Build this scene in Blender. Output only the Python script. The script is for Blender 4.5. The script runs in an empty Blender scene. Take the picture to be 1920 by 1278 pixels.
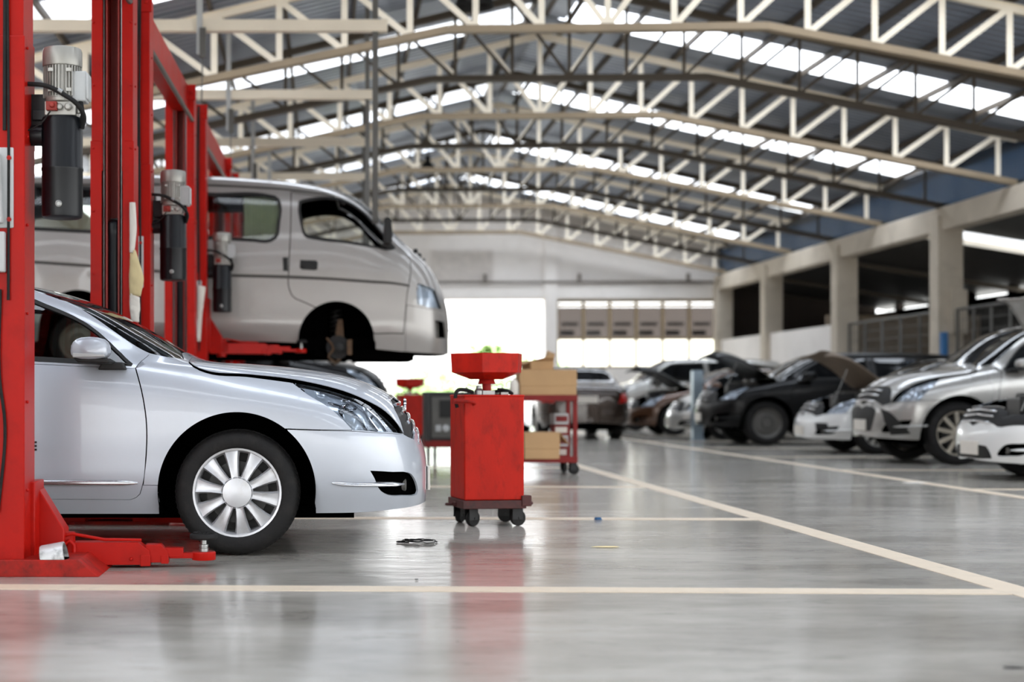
import bpy, bmesh, math, random
import numpy as np
from mathutils import Vector, Matrix, Euler
from mathutils.geometry import delaunay_2d_cdt
random.seed(7)
PI = math.pi
# photograph calibration (1920 x 1278): a point (X,Y,Z) lands at px = CX+F*X/Y, py = CY-F*(Z-EYE)/Y
F, CX, CY, EYE = 2840.0, 610.0, 739.0, 0.856
def wx(px, Y): return (px-CX)*Y/F
def wz(py, Y): return EYE-(py-CY)*Y/F
COL = bpy.context.scene.collection

# ------------------------------------------------------------------ materials
def s2l(c):
    return tuple(((v/12.92) if v <= .04045 else ((v+.055)/1.055)**2.4) for v in (x/255. for x in c))
MATS = {}
def pm(name, rgb, rough=.5, metal=0., var=.08, scale=6., coat=0., bump=0., bscale=40., spec=.5, dirt=None, dirt_amt=.5, dscale=3., lin=False, rvar=.08, stretch=None):
    m = bpy.data.materials.new(name); m.use_nodes = True
    nt = m.node_tree; N = nt.nodes; L = nt.links
    p = N['Principled BSDF']
    col = tuple(rgb) if lin else s2l(rgb)
    tc = N.new('ShaderNodeTexCoord')
    vec = tc.outputs['Object']
    if stretch:
        mp = N.new('ShaderNodeMapping'); mp.inputs['Scale'].default_value = stretch
        L.new(vec, mp.inputs['Vector']); vec = mp.outputs['Vector']
    nz = N.new('ShaderNodeTexNoise'); nz.inputs['Scale'].default_value = scale; nz.inputs['Detail'].default_value = 5
    L.new(vec, nz.inputs['Vector'])
    r = N.new('ShaderNodeValToRGB')
    r.color_ramp.elements[0].position = .3; r.color_ramp.elements[1].position = .7
    r.color_ramp.elements[0].color = tuple(max(0, c*(1-var)) for c in col)+(1,)
    r.color_ramp.elements[1].color = tuple(min(1, c*(1+var)) for c in col)+(1,)
    L.new(nz.outputs['Fac'], r.inputs['Fac'])
    out = r.outputs['Color']
    if dirt:
        n2 = N.new('ShaderNodeTexNoise'); n2.inputs['Scale'].default_value = dscale; n2.inputs['Detail'].default_value = 8; n2.inputs['Roughness'].default_value = .7
        L.new(vec, n2.inputs['Vector'])
        r2 = N.new('ShaderNodeValToRGB'); r2.color_ramp.elements[0].position = .5; r2.color_ramp.elements[1].position = .72
        r2.color_ramp.elements[0].color = (0, 0, 0, 1); r2.color_ramp.elements[1].color = (dirt_amt,)*3+(1,)
        L.new(n2.outputs['Fac'], r2.inputs['Fac'])
        mx = N.new('ShaderNodeMix'); mx.data_type = 'RGBA'
        L.new(r2.outputs['Color'], mx.inputs[0]); L.new(out, mx.inputs[6]); mx.inputs[7].default_value = s2l(dirt)+(1,)
        out = mx.outputs[2]
    L.new(out, p.inputs['Base Color'])
    mr = N.new('ShaderNodeMapRange'); mr.inputs[3].default_value = max(.02, rough-rvar); mr.inputs[4].default_value = min(1, rough+rvar)
    L.new(nz.outputs['Fac'], mr.inputs[0]); L.new(mr.outputs[0], p.inputs['Roughness'])
    p.inputs['Metallic'].default_value = metal
    p.inputs['Specular IOR Level'].default_value = spec
    if coat:
        p.inputs['Coat Weight'].default_value = coat; p.inputs['Coat Roughness'].default_value = .04
    if bump:
        nb = N.new('ShaderNodeTexNoise'); nb.inputs['Scale'].default_value = bscale; nb.inputs['Detail'].default_value = 4
        L.new(vec, nb.inputs['Vector'])
        b = N.new('ShaderNodeBump'); b.inputs['Strength'].default_value = bump; b.inputs['Distance'].default_value = .01
        L.new(nb.outputs['Fac'], b.inputs['Height']); L.new(b.outputs[0], p.inputs['Normal'])
    MATS[name] = m
    return m
def glassmat(name, tint=(1, 1, 1), refl=1.0, rough=.02, haze=0.):
    m = bpy.data.materials.new(name); m.use_nodes = True
    nt = m.node_tree; N = nt.nodes; L = nt.links
    N.remove(N['Principled BSDF'])
    t = N.new('ShaderNodeBsdfTransparent'); g = N.new('ShaderNodeBsdfGlossy'); g.inputs['Roughness'].default_value = rough
    nz = N.new('ShaderNodeTexNoise'); nz.inputs['Scale'].default_value = 3.
    r = N.new('ShaderNodeValToRGB')
    r.color_ramp.elements[0].color = tuple(c*.93 for c in tint)+(1,); r.color_ramp.elements[1].color = tuple(tint)+(1,)
    L.new(nz.outputs['Fac'], r.inputs['Fac']); L.new(r.outputs['Color'], t.inputs['Color'])
    fr = N.new('ShaderNodeFresnel'); fr.inputs['IOR'].default_value = 1.5
    ml = N.new('ShaderNodeMath'); ml.operation = 'MULTIPLY'; ml.inputs[1].default_value = refl
    L.new(fr.outputs[0], ml.inputs[0])
    mx = N.new('ShaderNodeMixShader'); L.new(ml.outputs[0], mx.inputs[0]); L.new(t.outputs[0], mx.inputs[1]); L.new(g.outputs[0], mx.inputs[2])
    out = mx.outputs[0]
    if haze:
        d = N.new('ShaderNodeBsdfTranslucent'); d.inputs['Color'].default_value = (.9, .9, .88, 1)
        m2 = N.new('ShaderNodeMixShader'); m2.inputs[0].default_value = haze
        L.new(out, m2.inputs[1]); L.new(d.outputs[0], m2.inputs[2]); out = m2.outputs[0]
    L.new(out, N['Material Output'].inputs['Surface'])
    MATS[name] = m
    return m

# ------------------------------------------------------------------ object helpers
def mkobj(name, me, mat=None, parent=None, loc=None):
    o = bpy.data.objects.new(name, me); COL.objects.link(o)
    if mat is not None and me is not None: me.materials.append(mat)
    if parent is not None: o.parent = parent
    if loc is not None: o.location = loc
    return o
def tag(o, label=None, cat=None, group=None, kind=None):
    if label: o['label'] = label
    if cat: o['category'] = cat
    if group: o['group'] = group
    if kind: o['kind'] = kind
    return o
def thing(name, label, cat, loc=(0, 0, 0), rz=0., group=None):
    o = bpy.data.objects.new(name, None); COL.objects.link(o)
    o.location = loc; o.rotation_euler = (0, 0, rz); o.empty_display_size = .1
    return tag(o, label, cat, group)
def copy_tree(o, parent=None):
    c = o.copy(); COL.objects.link(c)
    if parent is not None: c.parent = parent
    for ch in list(o.children): copy_tree(ch, c)
    return c

class MB:
    """collects shapes; build() links them as ONE mesh object"""
    def __init__(s): s.v = []; s.f = []
    def add(s, vs, fs):
        n = len(s.v); s.v += [tuple(p) for p in vs]; s.f += [tuple(i+n for i in f) for f in fs]; return s
    def box(s, x0, x1, y0, y1, z0, z1, M=None):
        vs = [(x, y, z) for z in (z0, z1) for y in (y0, y1) for x in (x0, x1)]
        if M is not None: vs = [tuple(M @ Vector(p)) for p in vs]
        return s.add(vs, [(0, 2, 3, 1), (4, 5, 7, 6), (0, 1, 5, 4), (2, 6, 7, 3), (0, 4, 6, 2), (1, 3, 7, 5)])
    def bar(s, a, b, w, h=None, up=(0, 0, 1)):
        a = Vector(a); b = Vector(b); d = (b-a); L = d.length; d.normalize(); h = h or w
        u = Vector(up)
        if abs(d.dot(u)) > .98: u = Vector((0, 1, 0))
        x = d.cross(u).normalized(); y = x.cross(d)
        vs = [p+x*sx*w/2+y*sy*h/2 for p in (a, b) for sy in (-1, 1) for sx in (-1, 1)]
        return s.add(vs, [(0, 2, 3, 1), (4, 5, 7, 6), (0, 1, 5, 4), (2, 6, 7, 3), (0, 4, 6, 2), (1, 3, 7, 5)])
    def tube(s, pts, r, n=8, closed=False):
        pts = [Vector(p) for p in pts]; m = len(pts); vs = []; fs = []
        ref = None
        for i, p in enumerate(pts):
            a = pts[(i-1) % m] if closed or i > 0 else p
            b = pts[(i+1) % m] if closed or i < m-1 else p
            d = (b-a).normalized()
            if ref is None:
                ref = d.orthogonal().normalized()
            ref = (ref-d*ref.dot(d)).normalized()
            w = d.cross(ref)
            rr = r[i] if hasattr(r, '__len__') else r
            for k in range(n):
                t = 2*PI*k/n
                vs.append(p+(ref*math.cos(t)+w*math.sin(t))*rr)
        for i in range(m if closed else m-1):
            j = (i+1) % m
            for k in range(n):
                k2 = (k+1) % n
                fs.append((i*n+k, i*n+k2, j*n+k2, j*n+k))
        if not closed:
            fs.append(tuple(range(n-1, -1, -1))); fs.append(tuple((m-1)*n+k for k in range(n)))
        return s.add(vs, fs)
    def lathe(s, prof, c=(0, 0, 0), axis='z', n=24, a0=0., a1=2*PI, cap=True):
        """prof: (r, h) along axis"""
        full = abs(a1-a0-2*PI) < 1e-6; vs = []; fs = []
        cnt = n if full else n+1
        for (r, h) in prof:
            for k in range(cnt):
                t = a0+(a1-a0)*k/n
                x, y = r*math.cos(t), r*math.sin(t)
                p = {'z': (x, y, h), 'y': (x, h, y), 'x': (h, x, y)}[axis]
                vs.append((p[0]+c[0], p[1]+c[1], p[2]+c[2]))
        for i in range(len(prof)-1):
            for k in range(n):
                k2 = (k+1) % cnt
                fs.append((i*cnt+k, i*cnt+k2, (i+1)*cnt+k2, (i+1)*cnt+k))
        if cap and full:
            if prof[0][0] > 1e-5: fs.append(tuple(range(cnt-1, -1, -1)))
            if prof[-1][0] > 1e-5: fs.append(tuple((len(prof)-1)*cnt+k for k in range(cnt)))
        return s.add(vs, fs)
    def prism(s, poly, axis, d0, d1):
        """poly 2d extruded along axis ('y': poly is x,z; 'x': y,z; 'z': x,y)"""
        n = len(poly)
        def P(a, b, d): return {'y': (a, d, b), 'x': (d, a, b), 'z': (a, b, d)}[axis]
        vs = [P(a, b, d0) for a, b in poly]+[P(a, b, d1) for a, b in poly]
        fs = [tuple(range(n)), tuple(range(2*n-1, n-1, -1))]+[(i, i+n, (i+1) % n+n, (i+1) % n) for i in range(n)]
        return s.add(vs, fs)
    def build(s, name, mat=None, parent=None, loc=None, bevel=0., smooth=35., seg=2, fix=True):
        me = bpy.data.meshes.new(name); me.from_pydata(s.v, [], s.f)
        if fix:
            bm = bmesh.new(); bm.from_mesh(me); bmesh.ops.recalc_face_normals(bm, faces=bm.faces); bm.to_mesh(me); bm.free()
        me.polygons.foreach_set('use_smooth', [True]*len(me.polygons))
        me.set_sharp_from_angle(angle=math.radians(smooth))
        o = mkobj(name, me, mat, parent, loc)
        if bevel:
            b = o.modifiers.new('edge', 'BEVEL'); b.width = bevel; b.segments = seg; b.limit_method = 'ANGLE'; b.angle_limit = math.radians(40)
        return o

# ------------------------------------------------------------------ lofted car bodies
def herm(T, P, tq):
    """C1 cubic through P (n,...) at params T, evaluated at tq"""
    n = len(T); h = np.diff(T); d = np.diff(P, axis=0)/h.reshape((-1,)+(1,)*(P.ndim-1))
    m = np.empty_like(P)
    w = (h[1:]/(h[:-1]+h[1:])).reshape((-1,)+(1,)*(P.ndim-1))
    m[1:-1] = w*d[:-1]+(1-w)*d[1:]
    m[0] = d[0]; m[-1] = d[-1]
    i = np.clip(np.searchsorted(T, tq, side='right')-1, 0, n-2)
    sh = (-1,)+(1,)*(P.ndim-1)
    hh = h[i].reshape(sh); s = ((tq-T[i])/h[i]).reshape(sh)
    return ((2*s**3-3*s**2+1)*P[i]+(s**3-2*s**2+s)*hh*m[i]+(-2*s**3+3*s**2)*P[i+1]+(s**3-s**2)*hh*m[i+1])
NU, NV = 300, 150
def smooth_grid(G, n):
    G = G.copy()
    for _ in range(n):
        H = G.copy(); H[1:-1] = .25*G[:-2]+.5*G[1:-1]+.25*G[2:]; G = H
        H = G.copy(); H[:, 1:-1] = .25*G[:, :-2]+.5*G[:, 1:-1]+.25*G[:, 2:]; G = H
    return G
def grid_from_stations(st, smooth=6):
    P = np.array([[(x, y, z) for (y, z) in sec] for x, sec in st], float)      # (n,K,3)
    tu = np.concatenate([[0], np.cumsum(np.maximum(.02, np.linalg.norm(np.diff(P, axis=0), axis=2).mean(1)))])
    tv = np.concatenate([[0], np.cumsum(np.maximum(.02, np.linalg.norm(np.diff(P, axis=1), axis=2).mean(0)))])
    G = herm(tu, P, np.linspace(0, tu[-1], NU))
    G = np.swapaxes(herm(tv, np.swapaxes(G, 0, 1), np.linspace(0, tv[-1], NV)), 0, 1)
    G[..., 1] = np.maximum(G[..., 1], 0)
    G = smooth_grid(G, smooth)
    G[:, -1, 1] = 0
    grid_from_stations.jk = [float(t/tv[-1]*(NV-1)) for t in tv]
    return G
class Loft:
    def __init__(s, G):
        s.G = G
        du = np.gradient(G, axis=0); dv = np.gradient(G, axis=1)
        n = -np.cross(du, dv); n[:, -1, 1] = 0
        n /= np.maximum(1e-9, np.linalg.norm(n, axis=2))[..., None]
        s.N = n
        s.su = float(np.median(np.linalg.norm(du, axis=2))); s.sv = float(np.median(np.linalg.norm(dv, axis=2)))
    def ev(s, ij, A=None):
        A = s.G if A is None else A
        ij = np.asarray(ij, float).reshape(-1, 2)
        i = np.clip(ij[:, 0], 0, NU-1.0001); j = np.clip(ij[:, 1], 0, NV-1.0001)
        a = i.astype(int); b = j.astype(int); fa = (i-a)[:, None]; fb = (j-b)[:, None]
        return A[a, b]*(1-fa)*(1-fb)+A[a+1, b]*fa*(1-fb)+A[a, b+1]*(1-fa)*fb+A[a+1, b+1]*fa*fb
    def inv(s, pts, kind, world=None, imin=0, imax=NU-1, jmin=0, jmax=NV-1):
        """points -> ij.  kind 'side' (x,z), 'front' (y,z), 'top' (x,y), 'pix' photo pixels of the side that faces -y (world=(x0,yc,z0))"""
        G = s.G
        if kind == 'side': Q = G[..., (0, 2)]
        elif kind == 'front': Q = G[..., (1, 2)]
        elif kind == 'top': Q = G[..., (0, 1)]
        else:
            Y = world[1]-G[..., 1]
            Q = np.stack([CX+F*(G[..., 0]+world[0])/Y, CY-F*(G[..., 2]+world[2]-EYE)/Y], -1)
        out = []
        S = Q[imin:imax+1, jmin:jmax+1]
        for p in pts:
            p = np.asarray(p, float)
            d = ((S-p)**2).sum(-1); k = np.unravel_index(int(d.argmin()), d.shape)
            ij = np.array([k[0]+imin, k[1]+jmin], float)
            for _ in range(6):
                q = s.ev(ij, Q)[0]; e = .5
                qi = (s.ev(ij+[e, 0], Q)[0]-s.ev(ij-[e, 0], Q)[0]); qj = (s.ev(ij+[0, e], Q)[0]-s.ev(ij-[0, e], Q)[0])
                J = np.stack([qi, qj], 1)
                try: st = np.linalg.solve(J+1e-9*np.eye(2), p-q)
                except Exception: break
                st = np.clip(st, -3, 3); ij = ij+st
                ij[0] = min(max(ij[0], imin), imax); ij[1] = min(max(ij[1], jmin), jmax)
            out.append(ij)
        return np.array(out)
def inpoly(P, poly):
    x, y = P[:, 0], P[:, 1]; c = np.zeros(len(P), bool); n = len(poly)
    for a in range(n):
        x1, y1 = poly[a]; x2, y2 = poly[(a+1) % n]
        if y1 == y2: continue
        hit = ((y1 > y) != (y2 > y)) & (x < (x2-x1)*(y-y1)/(y2-y1)+x1)
        c ^= hit
    return c
def subdiv(poly, step, closed=True):
    out = []; n = len(poly)
    for a in range(n if closed else n-1):
        p = poly[a]; q = poly[(a+1) % n]
        k = max(1, int(math.ceil(np.linalg.norm(q-p)/step)))
        for t in range(k): out.append(p+(q-p)*t/k)
    if not closed: out.append(poly[-1])
    return np.array(out)
def spl(pts, n=6):
    """smooth open curve through 2-d points"""
    P = np.array(pts, float); T = np.concatenate([[0], np.cumsum(np.maximum(1e-6, np.linalg.norm(np.diff(P, axis=0), axis=1)))])
    return [tuple(p) for p in herm(T, P, np.linspace(0, T[-1], (len(P)-1)*n+1))]
def inset_poly(poly, g, lock):
    n = len(poly); A = 0.
    for a in range(n):
        p = poly[a]; q = poly[(a+1) % n]; A += p[0]*q[1]-q[0]*p[1]
    sg = 1 if A > 0 else -1
    out = poly.copy()
    for a in range(n):
        if lock[a]: continue
        d1 = poly[a]-poly[a-1]; d2 = poly[(a+1) % n]-poly[a]
        n1 = np.array([-d1[1], d1[0]])/max(1e-9, np.linalg.norm(d1)); n2 = np.array([-d2[1], d2[0]])/max(1e-9, np.linalg.norm(d2))
        m = n1+n2; L = np.linalg.norm(m)
        if L < 1e-6: continue
        m /= L; k = min(2., 1/max(.4, float(m.dot(n1))))
        out[a] = poly[a]+sg*m*g*k
    return out
def panel(name, loft, outline, mat, parent, holes=(), off=0., rim=.012, gap=.0022, sides=0, res=.04, xf=None):
    """sheet on the loft bounded by outline (ij points); sides 0 = both halves in one mesh, +1/-1 = that half only"""
    sc = np.array([loft.su, loft.sv])
    mx = np.array([(NU-1)*loft.su, (NV-1)*loft.sv])
    ol = subdiv(np.asarray(outline, float)*sc, res)
    lock = (np.abs(ol[:, 1]-mx[1]) < .003) | (np.abs(ol[:, 0]-mx[0]) < .003)
    if gap: ol = inset_poly(ol, gap, lock)
    ol = np.clip(ol, 0, mx)
    hs = [subdiv(np.asarray(h, float)*sc, res*.6) for h in holes]
    lo = ol.min(0); hi = ol.max(0)
    gx = np.arange(lo[0]+res/2, hi[0], res); gy = np.arange(lo[1]+res/2, hi[1], res)
    C = [ol]+hs; E = []; k = 0
    for h in C:
        n = len(h); E += [(k+a, k+(a+1) % n) for a in range(n)]; k += n
    B = np.concatenate(C)
    if len(gx) and len(gy):
        I = np.array([(a, b) for a in gx for b in gy])
        m = inpoly(I, ol)
        for h in hs: m &= ~inpoly(I, h)
        I = I[m]
        if len(I):
            dmin = np.array([((B-p)**2).sum(1).min() for p in I]); I = I[dmin > (res*.45)**2]
        if len(I): B = np.concatenate([B, I])
    V, _, Fc, *_r = delaunay_2d_cdt([Vector(p) for p in B], E, [], 0, 1e-6)
    V = np.array([tuple(v) for v in V]); Fc = [tuple(f) for f in Fc]
    cen = np.array([V[list(f)].mean(0) for f in Fc])
    keep = inpoly(cen, ol)
    for h in hs: keep &= ~inpoly(cen, h)
    Fc = [f for f, k_ in zip(Fc, keep) if k_]
    ij = V/sc
    P = loft.ev(ij); Nn = loft.ev(ij, loft.N); Nn /= np.maximum(1e-9, np.linalg.norm(Nn, axis=1))[:, None]
    P = P+Nn*off
    # orientation
    fs = []
    for f in Fc:
        a, b, c = P[f[0]], P[f[1]], P[f[2]]
        nn = np.cross(b-a, c-a)
        fs.append(f if nn.dot(Nn[f[0]]) >= 0 else tuple(reversed(f)))
    par = list(range(len(P)))
    def find(a):
        while par[a] != a: par[a] = par[par[a]]; a = par[a]
        return a
    for f in fs:
        for k_ in f[1:]: par[find(k_)] = find(f[0])
    comp = {}
    for f in fs: comp.setdefault(find(f[0]), []).append(f)
    big = max((len(c) for c in comp.values()), default=0)
    if name != 'body_shell': fs = [f for c in comp.values() if len(c) > .12*big for f in c]
    else: fs = [f for c in comp.values() if len(c) > 5 for f in c]
    cnt = {}
    for f in fs:
        for a in range(len(f)):
            e = (f[a], f[(a+1) % len(f)]); cnt[e] = 1
    bed = [e for e in cnt if (e[1], e[0]) not in cnt]
    faces = list(fs); base = len(P); vs = list(P); ln = [[Nn[v] for v in f] for f in fs]
    if rim:
        def onlock(v): return abs(V[v][1]-mx[1]) < .003 or abs(V[v][0]-mx[0]) < .003
        acc = {}
        bb = [e for e in bed if not (onlock(e[0]) and onlock(e[1]))]
        for (a, b) in bb:
            nr = np.cross(P[b]-P[a], Nn[a]); nr = nr/max(1e-9, np.linalg.norm(nr))
            for v in (a, b): acc[v] = acc.get(v, 0)+nr
        ring = {}
        for v in acc:
            acc[v] = acc[v]/max(1e-9, np.linalg.norm(acc[v])); ring[v] = len(vs); vs.append(P[v]-Nn[v]*rim)
        for (a, b) in bb:
            faces.append((b, a, ring[a], ring[b])); ln.append([acc[b], acc[a], acc[a], acc[b]])
    vs = np.array(vs)
    if sides in (-1, 0):
        v2 = vs*[1, -1, 1]; f2 = [tuple(reversed(f)) for f in faces]; l2 = [[n*np.array([1, -1, 1]) for n in reversed(q)] for q in ln]
    if sides == -1: vs, faces, ln = v2, f2, l2
    elif sides == 0:
        n0 = len(vs); idx = [i if abs(vs[i][1]) < 1e-7 else i+n0 for i in range(n0)]
        faces = faces+[tuple(idx[i] for i in f) for f in f2]; ln = ln+l2; vs = np.concatenate([vs, v2])
        used = sorted({i for f in faces for i in f}); mp_ = {v: k for k, v in enumerate(used)}
        vs = vs[used]; faces = [tuple(mp_[i] for i in f) for f in faces]
    keepf = [k for k, f in enumerate(faces) if len(set(f)) >= 3]
    faces = [faces[k] for k in keepf]; ln = [ln[k] for k in keepf]
    me = bpy.data.meshes.new(name)
    if xf is not None: vs = vs-np.array(xf)
    me.from_pydata([tuple(p) for p in vs], [], faces)
    me.polygons.foreach_set('use_smooth', [True]*len(me.polygons))
    if len(me.polygons) == len(ln):
        me.normals_split_custom_set([tuple(n) for q in ln for n in q])
    me.update()
    return mkobj(name, me, mat, parent, xf)
# ------------------------------------------------------------------ materials used all over
RED = pm('lift_red', (.44, .0075, .0035), rough=.38, var=.10, scale=3, spec=.16, lin=True, dirt=(120, 16, 10), dirt_amt=.4, dscale=5, bump=.05, bscale=25)
REDWORN = pm('worn_red', (.36, .012, .007), rough=.45, var=.2, scale=6, spec=.2, lin=True, dirt=(60, 30, 26), dirt_amt=.8, dscale=7, bump=.15, bscale=30)
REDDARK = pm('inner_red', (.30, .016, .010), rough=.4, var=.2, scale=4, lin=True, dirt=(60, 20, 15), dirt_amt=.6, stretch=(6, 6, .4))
CARTRED = pm('cart_red', (.46, .012, .004), rough=.4, var=.12, scale=5, spec=.18, lin=True, dirt=(96, 18, 10), dirt_amt=.6, dscale=9, bump=.06, stretch=(1.6, 1.6, .7))
SHELFRED = pm('shelf_red', (.20, .012, .010), rough=.5, var=.15, lin=True, spec=.3)
BLACKP = pm('black_paint', (15, 17, 21), rough=.35, var=.2, spec=.35)
RUBBER = pm('rubber', (24, 23, 23), rough=.7, var=.2, scale=12, bump=.2, bscale=60, spec=.3, dirt=(52, 49, 45), dirt_amt=.5, dscale=8)
BLACK = pm('dark_plastic', (20, 19, 18), rough=.6, var=.2)
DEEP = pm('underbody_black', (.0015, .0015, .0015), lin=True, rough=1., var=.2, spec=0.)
STEEL = pm('bare_steel', (150, 150, 148), rough=.35, metal=.9, var=.15, scale=20)
CHROME = pm('chrome', (225, 226, 230), rough=.08, metal=1., var=.03, rvar=.03)
ALU = pm('cast_aluminium', (178, 176, 170), rough=.42, metal=.55, var=.1, scale=14, bump=.15, bscale=80)
GREYBOX = pm('grey_plastic', (186, 188, 188), rough=.5, var=.06)
CREAM = pm('cream_steel', (243, 232, 212), rough=.5, var=.07, scale=2)
CREAMSHADE = pm('shaded_cream_steel', (146, 129, 105), rough=.55, var=.12, scale=2)  # cream steel darkened: weaker light on the bottom chords is put into the colour
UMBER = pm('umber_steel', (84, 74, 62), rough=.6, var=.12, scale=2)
ROOFM = pm('metal_roofing', (150, 158, 172), rough=.38, metal=.45, var=.12, scale=1.5)
WHITEW = pm('white_plaster', (240, 235, 230), rough=.8, var=.03, scale=1.2, dirt=(196, 188, 180), dirt_amt=.3, dscale=.8, bump=.05)
CONC = pm('painted_concrete', (208, 197, 180), rough=.8, var=.07, scale=1.5, dirt=(140, 128, 112), dirt_amt=.4, dscale=1.2, bump=.1)
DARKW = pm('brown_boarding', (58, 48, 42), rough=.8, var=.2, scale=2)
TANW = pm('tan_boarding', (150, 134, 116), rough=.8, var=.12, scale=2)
CARD = pm('cardboard', (186, 150, 108), rough=.85, var=.06, scale=4, bump=.05)
GREYM = pm('grey_sheet_metal', (92, 90, 86), rough=.5, var=.12)
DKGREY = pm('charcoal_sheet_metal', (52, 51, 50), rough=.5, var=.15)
PAPER = pm('paper', (226, 220, 210), rough=.8, var=.05)
YPAPER = pm('stained_paper', (214, 196, 150), rough=.8, var=.12, scale=9)
LINEP = pm('line_paint', (226, 208, 184), rough=.4, var=.06, scale=5, dirt=(176, 164, 146), dirt_amt=.6, dscale=5)
SKYL = glassmat('rooflight_sheet', (.96, .97, 1.0), .6, .2)
SKYTINT = glassmat('sky_tint_sheet', (.13, .185, .25), .8, .25)  # the blue of the sky is put into this tint
CLEAR = glassmat('clear_glass', (.8, .84, .83), 1.0)
TINT = glassmat('tinted_glass', (.22, .25, .24), 1.1)
WTINT = glassmat('screen_glass', (.55, .6, .58), 1.2)
LENS = glassmat('lamp_lens', (.93, .95, .97), 1.0)
DGLASS = pm('dark_glass', (14, 15, 16), rough=.05, var=.1, rvar=.02, spec=.6)

def floor_material():
    m = bpy.data.materials.new('epoxy_floor'); m.use_nodes = True
    nt = m.node_tree; N = nt.nodes; L = nt.links; p = N['Principled BSDF']
    tc = N.new('ShaderNodeTexCoord'); mp = N.new('ShaderNodeMapping'); mp.inputs['Scale'].default_value = (.55, 1.3, 1)
    L.new(tc.outputs['Object'], mp.inputs[0])
    n1 = N.new('ShaderNodeTexNoise'); n1.inputs['Scale'].default_value = 1.1; n1.inputs['Detail'].default_value = 9; n1.inputs['Roughness'].default_value = .62
    L.new(mp.outputs[0], n1.inputs['Vector'])
    r = N.new('ShaderNodeValToRGB'); e = r.color_ramp.elements
    e[0].position = .36; e[0].color = s2l((144, 139, 130))+(1,)
    e[1].position = .62; e[1].color = s2l((189, 184, 175))+(1,)
    L.new(n1.outputs['Fac'], r.inputs[0])
    n2 = N.new('ShaderNodeTexNoise'); n2.inputs['Scale'].default_value = 2.6; n2.inputs['Detail'].default_value = 10; n2.inputs['Roughness'].default_value = .75
    mp2 = N.new('ShaderNodeMapping'); mp2.inputs['Scale'].default_value = (1.2, 3.2, 1); mp2.inputs['Rotation'].default_value = (0, 0, .3)
    L.new(tc.outputs['Object'], mp2.inputs[0]); L.new(mp2.outputs[0], n2.inputs['Vector'])
    r2 = N.new('ShaderNodeValToRGB'); r2.color_ramp.elements[0].position = .54; r2.color_ramp.elements[1].position = .74
    r2.color_ramp.elements[1].color = (.7, .7, .7, 1)
    L.new(n2.outputs['Fac'], r2.inputs[0])
    mx = N.new('ShaderNodeMix'); mx.data_type = 'RGBA'
    L.new(r2.outputs[0], mx.inputs[0]); L.new(r.outputs[0], mx.inputs[6]); mx.inputs[7].default_value = s2l((92, 84, 76))+(1,)
    L.new(mx.outputs[2], p.inputs['Base Color'])
    mr = N.new('ShaderNodeMapRange'); mr.inputs[3].default_value = .08; mr.inputs[4].default_value = .24
    L.new(n2.outputs['Fac'], mr.inputs[0]); L.new(mr.outputs[0], p.inputs['Roughness'])
    p.inputs['Specular IOR Level'].default_value = .5
    nb = N.new('ShaderNodeTexNoise'); nb.inputs['Scale'].default_value = 5; nb.inputs['Detail'].default_value = 6
    L.new(mp.outputs[0], nb.inputs['Vector'])
    b = N.new('ShaderNodeBump'); b.inputs['Strength'].default_value = .16; b.inputs['Distance'].default_value = .012
    L.new(nb.outputs['Fac'], b.inputs['Height']); L.new(b.outputs[0], p.inputs['Normal'])
    return m
FLOORM = floor_material()
GROUND = pm('outdoor_concrete', (196, 190, 180), rough=.8, var=.1, scale=.5)

# ------------------------------------------------------------------ the hall
XC, SK = 3.54, .04
def sk(mb):
    mb.v = [(x, y-SK*(x-XC), z) for x, y, z in mb.v]; return mb
TY = [19.02+3.0*k for k in range(9)]          # the nine roof trusses
YEND = 43.75
YROOF0 = -9.0
FRONTZ = 2.3  # opening height below the added front wall, set for the light
EAVE = 8.06
def top(x): return 6.776-.227*abs(x-XC)
def bot(x): return 5.456-.2*max(0., abs(x-XC)-1.98)

fl = MB(); fl.add([(-9, -9, 0), (17, -9, 0), (17, YEND+.3, 0), (-9, YEND+.3, 0)], [(0, 1, 2, 3)])
floor = tag(fl.build('floor', FLOORM, fix=False), 'glossy grey epoxy workshop floor with cream lines', 'floor', kind='structure')
def stripe(x0, x1, y0, y1, skew=True):
    m = MB(); m.box(x0, x1, y0, y1, .0002, .0022)
    if skew: m.v = [(x, y-SK*.22*x if False else y-.0395*x, z) for x, y, z in m.v]
    o = m.build('line_marking', LINEP, floor); return o
for y in (6.68, 10.5, 14.1, 17.8, 21.6, 25.4): stripe(-4.3, 2.938, y-.085, y+.085)
stripe(2.94, 3.10, 2.0, 43, False)
stripe(5.72, 5.86, 2.0, 43, False)
for y in (13.9, 17.4, 20.95, 24.4, 27.9, 31.4): stripe(5.862, 10.9, y-.06, y+.06)
g = MB(); g.add([(-90, -90, -.02), (90, -90, -.02), (90, 160, -.02), (-90, 160, -.02)], [(0, 1, 2, 3)])
tag(g.build('ground_outside', GROUND, fix=False), 'sunlit pale yard beyond the far doorway', 'ground', kind='structure')

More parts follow.
